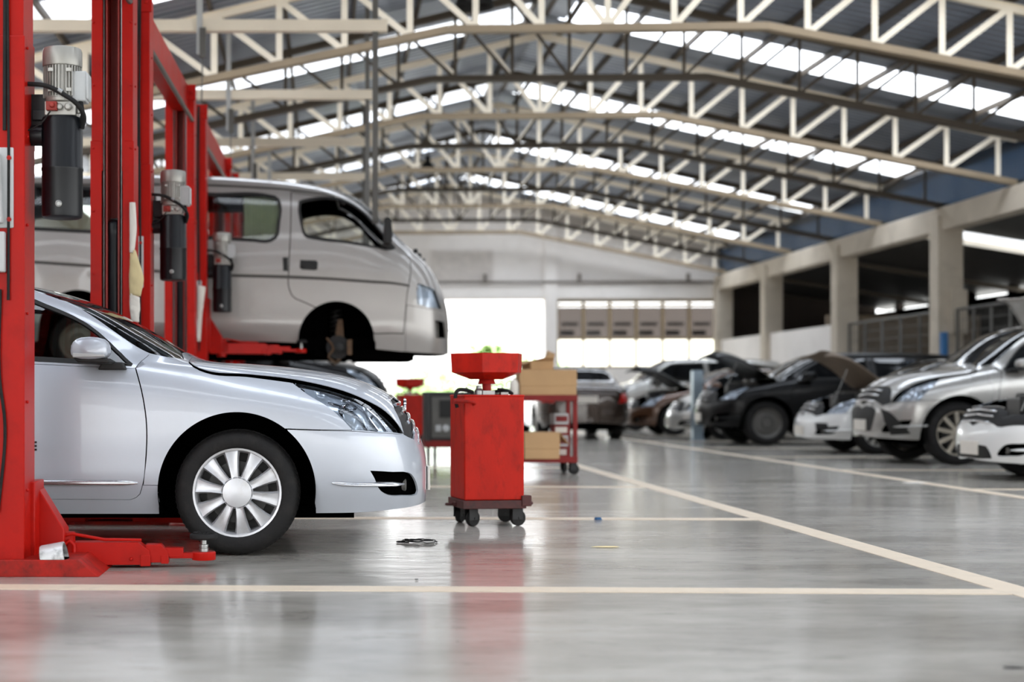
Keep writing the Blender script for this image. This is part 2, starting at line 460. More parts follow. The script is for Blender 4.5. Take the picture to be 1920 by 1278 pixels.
# roof: corrugated sheets between the rooflights
SKY = [(TY[k]-1.78, TY[k]-.62) for k in (0, 2, 4, 6, 8)]+[(TY[0]-6-1.78, TY[0]-6-.62), (TY[0]-12-1.78, TY[0]-12-.62), (TY[0]-18-1.78, TY[0]-18-.62), (TY[0]-24-1.78, TY[0]-24-.62)]
SKY.sort()
def roof_sheet(y0, y1):
    m = MB()
    ys = []; y = y0; k = 0; pat = [(0, 0), (.12, 0), (.15, .03), (.19, .03), (.22, 0)]
    prof = []
    while y < y1-.001:
        for dy, dz in pat[:-1]:
            if y+dy < y1: prof.append((y+dy, dz))
        y += .22
    prof.append((y1, 0))
    for s in (-1, 1):
        vs = []; fs = []
        for (yy, dz) in prof:
            for t in (0, EAVE+.25):
                vs.append((XC+s*t, yy, top(XC+s*t)+.17+dz))
        for a in range(len(prof)-1): fs.append((2*a, 2*a+1, 2*a+3, 2*a+2))
        m.add(vs, fs)
    return sk(m)
ceil = None
edges = [YROOF0]+[v for ab in SKY for v in ab]+[YEND+.6]
ceiling_mb = MB()
for a in range(0, len(edges), 2):
    r = roof_sheet(edges[a], edges[a+1]); ceiling_mb.add(r.v, r.f)
ceiling = tag(ceiling_mb.build('ceiling', ROOFM, fix=False, smooth=20), 'grey corrugated metal roof underside with translucent strips', 'ceiling', kind='structure')
for (a, b) in SKY:
    m = MB()
    for s in (-1, 1):
        t0, t1 = .32, EAVE-.05
        m.add([(XC+s*t, y, top(XC+s*t)+.19) for t in (t0, t1) for y in (a-.03, b+.03)], [(0, 1, 3, 2)])
        m2 = MB(); m2.add([(XC+s*t, y, top(XC+s*t)+.185) for t in (0, t0) for y in (a, b)]+[(XC+s*t, y, top(XC+s*t)+.185) for t in (t1, EAVE+.25) for y in (a, b)], [(0, 1, 3, 2), (4, 5, 7, 6)])
        sk(m2).build('ridge_sheet', ROOFM, ceiling, fix=False)
    sk(m).build('skylight', SKYL, ceiling, fix=False)
# purlins along the hall
for s in (-1, 1):
    for k in range(9):
        t = .35+k*.93
        x = XC+s*t
        m = MB(); m.box(x-.022, x+.022, YROOF0, YEND, top(x)+.075, top(x)+.165)
        sk(m).build('purlin', UMBER, ceiling)
m = MB(); m.box(XC-.25, XC+.25, YROOF0, YEND, 6.95, 7.0); sk(m).build('ridge_cap', UMBER, ceiling)

# trusses
def truss_members():
    n = 9; dx = .825
    web = []; chords = []
    P = [XC+k*dx for k in range(-n, n+1)]
    xs = [XC-EAVE+.1, XC, XC+EAVE-.1]
    chords.append(('top_chord', [(x, top(x)) for x in xs]))
    chords.append(('bottom_chord', [(XC-EAVE+.2, bot(XC-EAVE+.2)), (XC-1.98, bot(XC)), (XC+1.98, bot(XC)), (XC+EAVE-.2, bot(XC+EAVE-.2))]))
    for k, x in enumerate(P): web.append(('vertical_web', (x, bot(x)), (x, top(x))))
    for k in range(0, n):
        for s in (-1, 1):
            a = XC+s*k*dx; b = XC+s*(k+1)*dx
            web.append(('diagonal_web', (a, bot(a)), (b, top(b))))
    return chords, web
def sp(x, z, d=0.): return (x, d-SK*(x-XC), z)
def build_truss(Y, light, label, group):
    t = thing('roof_truss', label, 'roof truss', (0, Y, 0), 0, group)
    chords, web = truss_members()
    w = .095 if light else .085
    for nm, pts in chords:
        m = MB()
        for a, b in zip(pts[:-1], pts[1:]):
            m.bar(sp(*a), sp(*b), .09 if nm == 'bottom_chord' else .08, w, up=(0, 0, 1))
            # flange of the angle section
            m.bar(sp(a[0], a[1]-(.045 if nm == 'bottom_chord' else -.045)), sp(b[0], b[1]-(.045 if nm == 'bottom_chord' else -.045)), .15, .012, up=(0, 0, 1))
        m.build(nm, (CREAMSHADE if nm == 'bottom_chord' else CREAM) if light else UMBER, t)
    for nm, a, b in web:
        ww = .078 if light else .045
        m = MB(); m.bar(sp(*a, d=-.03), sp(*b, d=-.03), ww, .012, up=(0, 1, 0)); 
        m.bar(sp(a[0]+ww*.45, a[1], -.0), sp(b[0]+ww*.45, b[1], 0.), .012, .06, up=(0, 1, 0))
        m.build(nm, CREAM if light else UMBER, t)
    return t
lab = ['cream steel roof truss closest to the front, with a wide flat bottom chord', None,
       'cream steel roof truss second in line from the front, under a white skylight', None,
       'cream steel roof truss third in line from the front, midway down the hall', None,
       'cream steel roof truss second in line from the white gable wall', None,
       'cream steel zigzag roof truss directly before the white gable wall']
dlab = {1: 'dark brown roof truss between the first and second cream trusses', 3: 'dark brown roof truss between the second and third cream trusses',
        5: 'dark brown roof truss just behind the third cream truss', 7: 'dark brown roof truss just before the last cream truss at the gable'}
tl = build_truss(TY[0], True, lab[0], 'cream roof trusses')
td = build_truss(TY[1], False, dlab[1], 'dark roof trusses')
for k in range(2, 9):
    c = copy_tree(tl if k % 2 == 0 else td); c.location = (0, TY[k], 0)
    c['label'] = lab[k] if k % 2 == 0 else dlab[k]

# right-hand side: columns, eave beam, low wall, lean-to
XR = 11.25
for Yc in (16.8, 22.2, 27.66, 33.1, 38.5, 43.2):
    m = MB(); m.box(XR-.14, XR+.32, Yc-.2, Yc+.2, 0, 4.1)
    tag(m.build('wall_right_column', CONC, bevel=.01), kind='structure')
m = MB(); m.box(XR-.08, XR+.24, 12, YEND, 3.83, 4.25); tag(m.build('wall_right_beam', CONC, bevel=.012), kind='structure')
m = MB(); m.box(XR, XR+.12, 33.3, YEND, 0, 2.4); tag(m.build('wall_right', WHITEW), kind='structure')
m = MB(); m.box(XR+.02, XR+.06, YROOF0, YEND, 4.25, 5.05); tag(m.build('eave_sky_sheet', SKYTINT), kind='structure')  # added sheet across the open eave gap, standing in for blue sky
# lean-to beyond
m = MB()
def lz(x): return 4.05-.16*(x-11.3)
for y0, y1 in ((12, 28.6), (29.9, 34), (34.0, YEND)):
    m.add([(11.5, y0, lz(11.5)), (16.2, y0, lz(16.2)), (16.2, y1, lz(16.2)), (11.5, y1, lz(11.5)),
           (11.5, y0, lz(11.5)+.05), (16.2, y0, lz(16.2)+.05), (16.2, y1, lz(16.2)+.05), (11.5, y1, lz(11.5)+.05)], [(0, 1, 2, 3), (4, 7, 6, 5), (0, 4, 5, 1), (2, 6, 7, 3), (1, 5, 6, 2), (0, 3, 7, 4)])
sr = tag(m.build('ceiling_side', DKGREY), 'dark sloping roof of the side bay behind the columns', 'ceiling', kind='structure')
m = MB(); m.add([(11.6, 28.55, lz(11.6)+.04), (16, 28.55, lz(16)+.04), (16, 29.95, lz(16)+.04), (11.6, 29.95, lz(11.6)+.04)], [(0, 1, 2, 3)])
m.build('skylight', SKYL, sr, fix=False)
for y in (29.2, 34.5, 39.5):
    m = MB(); m.bar((11.5, y, lz(11.5)-.1), (16, y, lz(16)-.1), .08, .1); m.build('rafter', CREAM if y < 30 else UMBER, sr)
m = MB(); m.box(15.7, 15.85, 12, YEND, 0, 3.17)
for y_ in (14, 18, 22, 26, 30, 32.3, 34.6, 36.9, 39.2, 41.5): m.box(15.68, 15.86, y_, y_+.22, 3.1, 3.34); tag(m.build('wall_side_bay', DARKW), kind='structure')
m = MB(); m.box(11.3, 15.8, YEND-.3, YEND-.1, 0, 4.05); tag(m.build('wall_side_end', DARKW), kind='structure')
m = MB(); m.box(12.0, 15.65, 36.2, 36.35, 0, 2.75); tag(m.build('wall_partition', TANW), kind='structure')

m = MB(); m.prism([(XC-EAVE, FRONTZ), (XC+EAVE, FRONTZ), (XC+EAVE, top(XC+EAVE)+.16), (XC, top(XC)+.16), (XC-EAVE, top(XC-EAVE)+.16)], 'y', YROOF0, YROOF0+.2); tag(sk(m).build('wall_front_light_block', WHITEW), kind='structure')  # unseen gable added behind the camera to limit light from the front
# left eave: beam on columns, wall raised to the beam to cut daylight
XL = XC-EAVE+.1
for Yc in (4, 10, 16.8, 22.2, 27.66, 33.1, 38.5, 43.2):
    m = MB(); m.box(XL-.4, XL, Yc-.2, Yc+.2, 0, 4.1); tag(m.build('wall_left_column', CONC, bevel=.01), kind='structure')
m = MB(); m.box(XL-.35, XL-.05, 1, YEND, 3.83, 4.25); tag(m.build('wall_left_beam', CONC, bevel=.012), kind='structure')
m = MB(); m.box(XL-.3, XL-.15, 2, YEND, 0, 3.83); tag(m.build('wall_left', WHITEW), kind='structure')

# far gable wall
Yw = YEND
def wbox(m, x0, x1, z0, z1, d0=0., d1=.25): return m.box(x0, x1, Yw+d0, Yw+d1, z0, z1)
m = MB()
gx = [(XC-EAVE, 3.58), (XC+EAVE-.2, 3.58), (XC+EAVE-.2, top(XC+EAVE-.2)+.16), (XC, top(XC)+.16), (XC-EAVE, top(XC-EAVE)+.16)]
m.prism(gx, 'y', Yw, Yw+.25)
wbox(m, XC-EAVE, .9, 0, 3.58); wbox(m, 6.30, 6.66, 0, 3.58, -.12, .25); wbox(m, 6.66, 11.2, 0, 1.62); 
wbox(m, 6.30, 6.66, 3.58, 6.1, -.12, .0)
wbox(m, XC-EAVE, 11.3, 3.62, 3.98, -.06, .0)
sk(m)
wf = tag(m.build('wall_far', WHITEW), 'white plastered gable wall closing the far end', 'wall', kind='structure')
m = MB(); m.box(3.04, 4.84, Yw-.02, Yw+.0, 4.12, 5.03)
for k in range(9): m.box(3.06, 4.82, Yw-.06, Yw-.02, 4.15+k*.1, 4.215+k*.1)
sk(m).build('vent_block', pm('vent_grey', (226, 220, 214), rough=.8), wf)
m = MB(); m.tube([(1.5, Yw-.12, 4.08), (11.2, Yw-.12, 4.08)], .04, 8)
for x in (2.2, 4.6, 7.3, 10.4): m.box(x-.04, x+.04, Yw-.14, Yw, 4.06, 4.32)
sk(m).build('wall_pipe', pm('grey_pipe', (120, 112, 104), rough=.6), wf)
# window bay beside the doorway
PANE = glassmat('upper_pane', (.24, .218, .206), .6, .1, haze=.03)
LOWP = glassmat('lower_pane', (.95, .94, .88), .5)
FR = pm('window_frame_paint', (150, 130, 96), rough=.6, var=.1)
m = MB()
for k in range(7):
    x = 6.68+k*.755; m.box(x-.035, x+.035, Yw+.02, Yw+.12, 1.62, 3.5)
for z in (1.64, 2.46, 3.43): m.box(6.66, 11.2, Yw+.03, Yw+.11, z-.035, z+.035)
m.box(6.66, 11.2, Yw+.03, Yw+.11, 3.50, 3.60)
for k in range(6):
    x = 6.68+k*.755; m.box(x+.14, x+.62, Yw+.13, Yw+.16, 2.84, 2.93); m.box(x+.1, x+.5, Yw+.13, Yw+.16, 2.56, 2.70)
w2 = tag(sk(m).build('window_2', FR), 'framed window bay with smoked upper panes and bright lower panes', 'window', kind='structure')
for k in range(6):
    x = 6.68+k*.755
    m = MB(); m.box(x+.03, x+.725, Yw+.06, Yw+.07, 2.49, 3.37); sk(m).build('upper_pane', PANE, w2)
    m = MB(); m.box(x+.03, x+.725, Yw+.06, Yw+.07, 1.67, 2.43); sk(m).build('lower_pane', LOWP, w2)
# ------------------------------------------------------------------ two-post lifts
PW, PD_, PT, PH, PJ = .29, .25, .012, 3.8, 2.55
def channel(m, x0, w, y0, d, z0, z1, front):
    """C channel; front=True: open towards -y"""
    t = PT; l = .075
    P = [(0, 0), (l, 0), (l, t), (t, t), (t, d-t), (w-t, d-t), (w-t, t), (w-l, t), (w-l, 0), (w, 0), (w, d), (0, d)]
    if not front: P = [(x, d-y) for x, y in P]
    m.prism([(x0+x, y0+y) for x, y in P], 'z', z0, z1)
def hexhead(m, c, axis, r=.011, h=.01):
    m.lathe([(r, 0), (r, h), (r*.6, h*1.3)], c, axis, 6)
def arm(par, ox, oy, oz, ang, s=1., worn=RED, lens=(.40, .09, .075, .1)):
    """telescopic arm from a pivot; returns the part"""
    R = Matrix.Translation((ox, oy, oz)) @ Matrix.Rotation(ang, 4, 'Z')
    m = MB(); x = .02
    L = lens
    m.prism([(x, .0), (x+L[0]-.07, .0), (x+L[0], .0), (x+L[0], .07), (x+L[0]-.06, .112), (x, .112)], 'y', -.055, .055)
    m.box(x+L[0]-.045, x+L[0]+.004, -.062, .062, -.006, .05)
    hexhead(m, (x+L[0]-.09, -.055, .03), 'y', .01, -.012)
    x1 = x+L[0]
    m.prism([(x1-.02, .01), (x1+L[1], .01), (x1+L[1], .06), (x1+L[1]-.035, .098), (x1-.02, .098)], 'y', -.045, .045)
    m.box(x1+L[1]-.035, x1+L[1]+.003, -.05, .05, .004, .045)
    x2 = x1+L[1]
    m.prism([(x2-.02, .035), (x2+L[2], .035), (x2+L[2], .08), (x2-.02, .08)], 'y', -.032, .032)
    x3 = x2+L[2]; xe = x3+L[3]
    m.box(x3-.07, xe-.02, -.03, .03, .028, .055)
    m.lathe([(.058, .018), (.06, .022), (.06, .055), (.056, .06)], (xe, 0, 0), 'z', 24)
    # pivot knuckle and lock bar
    m.lathe([(.05, -.03), (.05, .16)], (0, 0, 0), 'z', 16)
    m.tube([(-.02, -.05, .14), (.04, -.05, .155), (.2, -.05, .125), (.38, -.05, .122)], .009, 6)
    m.tube([(.0, -.06, .02), (.0, -.06, .1), (.03, -.06, .12), (.05, -.06, .1), (.05, -.06, .03)], .012, 6)
    m.v = [tuple(R @ Vector(p)) for p in m.v]
    a = m.build('lift_arm', worn, par, bevel=.004)
    c = R @ Vector((xe, 0, 0))
    m = MB(); m.lathe([(.024, .055), (.024, .075), (.021, .077), (.021, .082), (.024, .084), (.024, .094), (.016, .096), (.016, .13)], c, 'z', 20)
    m.build('lift_screw', STEEL, a)
    m = MB(); m.lathe([(.03, .118), (.062, .12), (.07, .128), (.07, .142), (.066, .148), (.0, .15)], c, 'z', 28)
    for k in range(14):
        t = 2*PI*k/14; m.box(c.x+.045*math.cos(t)-.008, c.x+.045*math.cos(t)+.008, c.y+.045*math.sin(t)-.008, c.y+.045*math.sin(t)+.008, c.z+.147, c.z+.156)
    m.build('lift_pad', RUBBER, a)
    return a
PU = None
def power_unit(par, x, y, z):
    """electro-hydraulic unit, origin at tank bottom centre"""
    global PU
    if PU is not None:
        c = copy_tree(PU, par); c.location = (x, y, z); return c
    b = MB(); b.box(-.16, -.06, .0, .03, .36, .60); b.box(-.17, -.155, -.06, .12, .34, .62); b.box(-.14, -.05, -.03, .03, .47, .52)
    b.lathe([(.05, -.15), (.05, -.09)], (0, .0, .40), 'x', 14)
    r = b.build('power_unit', BLACKP, par, loc=(x, y, z), bevel=.003)
    m = MB(); m.lathe([(.085, 0), (.095, .006), (.098, .02), (.098, .225), (.101, .232), (.101, .24), (.098, .247), (.098, .47), (.094, .483), (.07, .487)], n=40)
    t = m.build('oil_tank', BLACKP, r)
    m = MB(); m.lathe([(.016, -.097), (.016, -.104), (.010, -.106), (.009, -.103), (.0, -.103)], (0, 0, .06), 'y', 20); m.build('sight_plug', STEEL, t)
    m = MB(); m.box(-.075, .075, -.065, .065, .487, .555); m.lathe([(.078, .555), (.082, .575)], n=28)
    for (dx, r_) in ((.0, .017), (.04, .019)): m.lathe([(r_, -.065), (r_, -.085), (r_*.6, -.09)], (dx, 0, .525), 'y', 6)
    m.lathe([(.014, .0), (.014, .05)], (.085, -.03, .50), 'z', 10)
    m.build('pump_block', ALU, r, bevel=.006)
    m = MB(); m.box(-.062, -.01, -.10, -.06, .505, .548); m.lathe([(.013, -.1), (.013, -.115), (.009, -.117)], (-.032, 0, .528), 'y', 12); m.build('solenoid', pm('rust_red', (150, 40, 30), rough=.5), r, bevel=.004)
    m = MB(); m.lathe([(.078, .575), (.078, .73)], n=32)
    for k in range(36):
        a = 2*PI*k/36
        M = Matrix.Rotation(a, 4, 'Z'); m.box(.07, .092, -.0022, .0022, .58, .725, M)
    for s in (-.04, .045):
        for zz in (.605, .7): m.box(s-.012, s+.012, -.094, -.08, zz-.008, zz+.008)
    m.build('motor', ALU, r, smooth=30)
    m = MB(); m.lathe([(.093, .728), (.095, .735), (.095, .80), (.09, .815), (.07, .82), (.0, .822)], n=40); m.build('motor_cap', pm('motor_grey', (160, 158, 152), rough=.35, metal=.4, var=.06), r)
    m = MB(); m.box(.055, .125, -.06, .03, .555, .70); m.box(.122, .135, -.064, .034, .565, .69); m.build('terminal_box', GREYBOX, r, bevel=.006)
    m = MB(); m.tube(spl3([(-.24, -.075, .635), (-.15, -.085, .632), (-.06, -.10, .62), (.02, -.11, .58), (.09, -.10, .53), (.115, -.06, .48), (.10, -.03, .43)]), .0115, 10)
    m.build('hose', RUBBER, r); m = MB()
    m.tube(spl3([(.085, -.04, .58), (.1, -.05, .54), (.105, -.05, .5), (.09, -.02, .45)]), .01, 8)
    m.build('hose', RUBBER, r); m = MB()
    m.tube(spl3([(-.2, -.07, .40), (-.14, -.08, .415), (-.08, -.09, .45), (-.04, -.1, .50)]), .004, 6)
    m.build('hose', RUBBER, r)
    m = MB(); m.tube([(-.22, -.075, .635), (-.165, -.083, .633)], .0145, 10); m.tube([(-.0, -.107, .597), (.02, -.11, .585)], .014, 10); m.build('hose_fitting', STEEL, r)
    PU = r
    return r
def spl3(pts, n=6):
    P = np.array(pts, float); T = np.concatenate([[0], np.cumsum(np.linalg.norm(np.diff(P, axis=0), axis=1))])
    return [tuple(p) for p in herm(T, P, np.linspace(0, T[-1], (len(P)-1)*n+1))]
def lift(label, near, far, zc, arms):
    """near/far: (right edge X, front face Y) or None"""
    xr, yn = near
    t = thing('two_post_lift', label, 'car lift', (xr-PW/2, yn+PD_/2, 0), 0, 'red car lifts')
    ox, oy = xr-PW/2, yn+PD_/2
    def post(x, y, front):
        m = MB()
        channel(m, x-ox, PW, y-oy, PD_, .01, PJ, front)
        channel(m, x-ox+.006, PW-.012, y-oy+.006, PD_-.012, PJ-.2, PH, front)
        yb = (y-oy) if not front else (y-oy+PD_)
        for zz in np.arange(.4, PH, .42):
            for xx in (.02, PW-.02):
                if front: hexhead(m, (x-ox+xx, y-oy, zz), 'y', .009, -.008)
            hexhead(m, (x-ox+PW, y-oy+.05, zz), 'x', .009, .008)
        m.box(x-ox-.01, x-ox+PW+.01, y-oy-.008, y-oy+.02, PH-.13, PH+.02)
        for xx in (.03, PW-.03): hexhead(m, (x-ox+xx, y-oy-.008, PH-.06), 'y', .016, -.01)
        c = m.build('column', RED, t, bevel=.004)
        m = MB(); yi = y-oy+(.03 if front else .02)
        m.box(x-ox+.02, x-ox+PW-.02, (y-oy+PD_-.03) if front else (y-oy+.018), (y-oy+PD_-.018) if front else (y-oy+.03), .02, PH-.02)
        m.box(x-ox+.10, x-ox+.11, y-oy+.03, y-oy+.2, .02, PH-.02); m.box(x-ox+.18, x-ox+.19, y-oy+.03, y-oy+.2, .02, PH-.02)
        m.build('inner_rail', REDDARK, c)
        if front:
            m = MB()
            for xx in (.085, .205): m.tube([(x-ox+xx, y-oy+.03, .3), (x-ox+xx, y-oy+.03, PH-.1)], .004, 6)
            m.build('lift_cable', STEEL, c)
            m = MB(); m.lathe([(.052, .05), (.052, 1.92), (.056, 1.93), (.056, 2.0), (.045, 2.02), (.03, 2.03)], (x-ox+.145, y-oy+.1, 0), 'z', 20)
            m.box(x-ox+.085, x-ox+.205, y-oy+.16, y-oy+.165, .05, 2.05)
            m.build('hydraulic_cylinder', BLACKP, c)
        return c
    # near column shows its back to the aisle
    c0 = post(xr-PW, yn, False)
    m = MB(); m.prism([(-.7, 0), (PW/2+.36, 0), (PW/2+.26, .08), (-.7, .08)], 'y', -PD_/2-.05, PD_/2+.18)
    m.prism([(.0, .08), (.012, .08), (.012, .13), (.006, .16)], 'y', -PD_/2-.04, -PD_/2)
    m.build('base_plate', REDWORN, t, bevel=.006)
    m = MB()
    xx = PW/2-.092
    m.tube([(xx, -PD_/2-.012, 2.1), (xx+.002, -PD_/2-.012, 2.7), (xx-.01, -PD_/2-.012, 3.2), (xx+.01, -PD_/2-.012, PH)], .009, 8)
    m.tube([(xx+.018, -PD_/2-.012, 1.3), (xx+.02, -PD_/2-.012, 2.0), (xx+.012, -PD_/2-.012, 3.0), (xx+.02, -PD_/2-.012, PH)], .007, 8)
    m.tube(spl3([(xx-.02, -PD_/2-.012, 1.35), (xx-.02, -PD_/2-.014, .9), (xx-.0, -PD_/2-.012, .75), (xx-.03, -PD_/2-.012, .3)]), .008, 8)
    m.build('cable', RUBBER, t)
    m = MB(); m.box(-.15, PW/2-.05, -PD_/2-.012, -PD_/2, 1.64, 2.02)
    m.prism([(-.13, 1.66), (.05, 1.66), (.035, 1.99), (-.13, 1.99)], 'y', -PD_/2-.06, -PD_/2-.01)
    b = m.build('control_cover', GREYBOX, t, bevel=.008)
    for zz in (1.68, 1.97):
        m = MB(); m.lathe([(.011, -PD_/2-.012), (.011, -PD_/2-.02), (.004, -PD_/2-.021)], (PW/2-.07, 0, zz), 'y', 10); m.build('cover_screw', REDWORN, b)
    m = MB(); m.box(-.15, PW/2-.085, -PD_/2-.05, -PD_/2, 1.43, 1.62); b = m.build('switch_box', GREYBOX, t, bevel=.006)
    m = MB(); m.box(-.11, PW/2-.12, -PD_/2-.056, -PD_/2-.048, 1.49, 1.57); m.build('switch_plate', pm('amber_plate', (232, 160, 40), rough=.5), b)
    u = power_unit(t, PW/2+.15, 0.04, 1.705)
    # carriage and arms
    def carriage(x, y, front, z, angs, xlen):
        m = MB(); s = -1 if front else 1
        yc = y-oy+(0 if front else PD_)
        a, b_ = sorted((yc-s*.1, yc+s*.14))
        m.box(x-ox-.02, x-ox+PW+.02, a, b_, z+.0, z+.55 if z > .5 else z+.40)
        m.prism([(x-ox+PW+.01, z+.37), (x-ox+PW+.12, z+.19), (x-ox+PW+.14, z+.16), (x-ox+PW+.14, z-.02), (x-ox+PW+.01, z-.02)], 'y', *sorted((yc+s*.02, yc+s*.16)))
        m.prism([(x-ox-.01, z+.37), (x-ox-.12, z+.19), (x-ox-.12, z-.02), (x-ox-.01, z-.02)], 'y', *sorted((yc+s*.02, yc+s*.16)))
        c = m.build('carriage', RED, t, bevel=.006)
        arm(c, x-ox+PW+.13, yc+s*.11, z-.02+.0, angs[0], lens=xlen)
        arm(c, x-ox-.11, yc+s*.11, z-.02, PI-angs[0] if True else 0, lens=xlen)
        return c
    carriage(xr-PW, yn, False, zc, (arms[0],), arms[2])
    if far:
        xf, yf = far
        post(xf-PW, yf, True)
        m = MB(); m.box(xf-PW-ox-.25, xf-ox+.25, yf-oy-.15, yf-oy+PD_+.05, 0, .02); m.build('base_plate', REDWORN, t)
        m = MB(); xa, xb = -.02, xf-PW/2-ox-.0
        m.bar((xa, PD_/2-.15, PH-.10), (xb, yf-oy+.1, PH-.10), .16, .24); m.build('overhead_beam', RED, t, bevel=.005)
        m = MB(); m.tube([(xa+.12, PD_/2, PH-.32), (xb+.12, yf-oy, PH-.32)], .02, 10); m.build('stop_bar', GREYM, t)
        carriage(xf-PW, yf, True, zc, (-arms[1],), arms[2])
    return t
LA = (.40, .09, .075, .1)
lift('red two-post lift holding the pale silver sedan, closest to the front line', (-1.42, 7.15), (-1.28, 10.12), .035, (.05, .3, LA))
lift('red two-post lift standing empty behind the silver sedan', (-1.288, 11.15), (-1.25, 14.5), .035, (.1, .3, LA))
lift('red two-post lift raising the silver van high off the floor', (-1.217, 15.5), (-1.183, 19.0), 1.30, (.28, .3, (.5, .12, .1, .12)))
lift('red two-post lift farthest back, only its post top peeping above the van roof', (-1.165, 20.3), (-1.12, 23.9), .035, (.1, .3, LA))
# papers hung on the posts
def paper(name, mat, pts, y, label, seed):
    rnd = random.Random(seed); n = 14
    L = [(wx(a, y), wz(b, y)) for a, b in pts[0]]; R = [(wx(a, y), wz(b, y)) for a, b in pts[1]]
    m = MB(); k = len(L); mcol = 6
    T = np.linspace(0, 1, k); tq = np.linspace(0, 1, n)
    Li = [(float(np.interp(t, T, [p[0] for p in L])), float(np.interp(t, T, [p[1] for p in L]))) for t in tq]
    Ri = [(float(np.interp(t, T, [p[0] for p in R])), float(np.interp(t, T, [p[1] for p in R]))) for t in tq]
    vs = []
    for i in range(n):
        for j in range(mcol+1):
            f = j/mcol
            vs.append((Li[i][0]*(1-f)+Ri[i][0]*f, y-.012-.012*math.sin(f*PI)-rnd.uniform(0, .012), Li[i][1]*(1-f)+Ri[i][1]*f))
    m.add(vs, [(i*(mcol+1)+j, i*(mcol+1)+j+1, (i+1)*(mcol+1)+j+1, (i+1)*(mcol+1)+j) for i in range(n-1) for j in range(mcol)])
    o = m.build(name, mat, smooth=60)
    so = o.modifiers.new('thick', 'SOLIDIFY'); so.thickness = .003
    return tag(o, label, 'paper')
paper('paper_sheet', PAPER, ([(244, 380), (244, 430), (244, 474)], [(254, 380), (257, 430), (252, 474)]), 10.112, 'white paper sheet taped to the red post above the yellowed pouch', 1)
paper('paper_pouch', YPAPER, ([(245, 476), (243, 520), (244, 553)], [(254, 468), (271, 522), (264, 556)]), 10.112, 'yellowed crumpled paper pouch hanging on the red post above the sedan roof', 2)
paper('paper_strip', PAPER, ([(244, 549), (244, 575), (247, 602)], [(262, 558), (263, 580), (261, 604)]), 10.112, 'white crumpled paper strip below the yellowed pouch on the red post', 3)
paper('paper_sheet', PAPER, ([(372, 534), (370, 590), (368, 640)], [(386, 538), (379, 590), (376, 640)]), 15.497, 'white folded paper hanging on the red post before the van door', 4)
# ------------------------------------------------------------------ overhead trays, drop tubes and lamps
def tray(Y, z, x1, label, tubes):
    t = thing('cable_tray', label, 'cable tray', (XL, Y, z), 0, 'overhead cable trays')
    m = MB(); m.box(0, x1-XL, -.05, .05, -.06, .06); m.box(-.02, x1-XL, -.056, .056, -.066, -.055)
    m.build('tray_rail', CREAM, t, bevel=.004)
    m = MB(); m.box(x1-XL-.16, x1-XL-.10, -.03, .03, -2.1, top(x1)+.1-z); m.build('support_post', GREYM, t)
    for (x, zt, zb) in tubes:
        m = MB(); m.box(x-XL-.03, x-XL+.03, -.09, -.055, zb-z, zt-z); tb = m.build('drop_tube', GREYBOX, t)
        m = MB(); m.box(x-XL+.0, x-XL+.065, -.10, -.05, zb-z-.03, zb-z+.28); m.tube([(x-XL+.03, -.07, zb-z), (x-XL+.02, -.07, zb-z-.5), (x-XL+.03, -.07, zb-z-.9)], .008, 6); m.build('socket_box', GREYM, tb)
tray(16.1, 4.77, .66, 'long cream cable tray under the roof, the closest and highest in view', [(-1.33, 5.3, 4.45)])
tray(19.8, 4.77, .68, 'second cream cable tray back, with a grey drop tube hanging through it', [(-1.26, 5.6, 4.29)])
tray(23.5, 4.77, .78, 'third cream cable tray back, just above the van roof', [(-1.12, 5.5, 4.15)])
tray(27.2, 4.77, .82, 'fourth cream cable tray back, low over the roof of the raised van', [(-1.0, 5.5, 4.1)])
def lamp(X, Y, zb, s, label):
    zt = top(X)+.1
    t = thing('pendant_lamp', label, 'pendant lamp', (X, Y, zb), 0, 'dark bell pendant lamps')
    m = MB(); m.lathe([(.20*s, 0), (.205*s, .0), (.19*s, .06*s), (.15*s, .14*s), (.09*s, .21*s), (.06*s, .25*s), (.06*s, .36*s), (.03*s, .38*s), (.0, .38*s)], n=28, cap=False)
    m.build('lamp_shade', BLACK, t)
    m = MB(); m.tube([(0, 0, .36*s), (0, 0, zt-zb)], .012, 6); m.build('cord', BLACK, t)
    m = MB(); m.lathe([(.0, .05*s), (.05*s, .06*s), (.06*s, .12*s), (.03*s, .2*s)], n=14); m.build('bulb', GREYBOX, t)
lamp(2.23, 33.0, 5.68, 1.0, 'dark bell pendant lamp hanging over the aisle behind the van')
lamp(6.45, 33.0, 5.6, 1.0, 'dark bell pendant lamp hanging over the parked cars')
lamp(1.93, 19.6, 5.86, 1.25, 'dark bell pendant lamp cut by the top edge, between cream trusses')
# ------------------------------------------------------------------ oil drainers
def caster(par, x, y, z0, r, ang):
    R = Matrix.Translation((x, y, 0)) @ Matrix.Rotation(ang, 4, 'Z')
    m = MB(); m.lathe([(r*.5, -.016), (r*.95, -.016), (r, -.011), (r, .011), (r*.95, .016), (r*.5, .016)], (.02, 0, r), 'y', 24)
    m.lathe([(r*.35, -.017), (r*.35, .017)], (.02, 0, r), 'y', 14)
    m.v = [tuple(R @ Vector(p)) for p in m.v]; c = m.build('caster', RUBBER, par)
    m = MB(); m.box(-.03, .045, -.026, -.02, r*.8, z0); m.box(-.03, .045, .02, .026, r*.8, z0); m.box(-.035, .05, -.03, .03, z0-.012, z0); m.lathe([(.009, -.03), (.009, .03)], (.02, 0, r), 'y', 8)
    m.v = [tuple(R @ Vector(p)) for p in m.v]; m.build('caster_fork', BLACK, c)
GRIMY = pm('grimy_red', (70, 24, 20), rough=.55, var=.3, scale=9, dirt=(24, 20, 18), dirt_amt=.9, dscale=10)
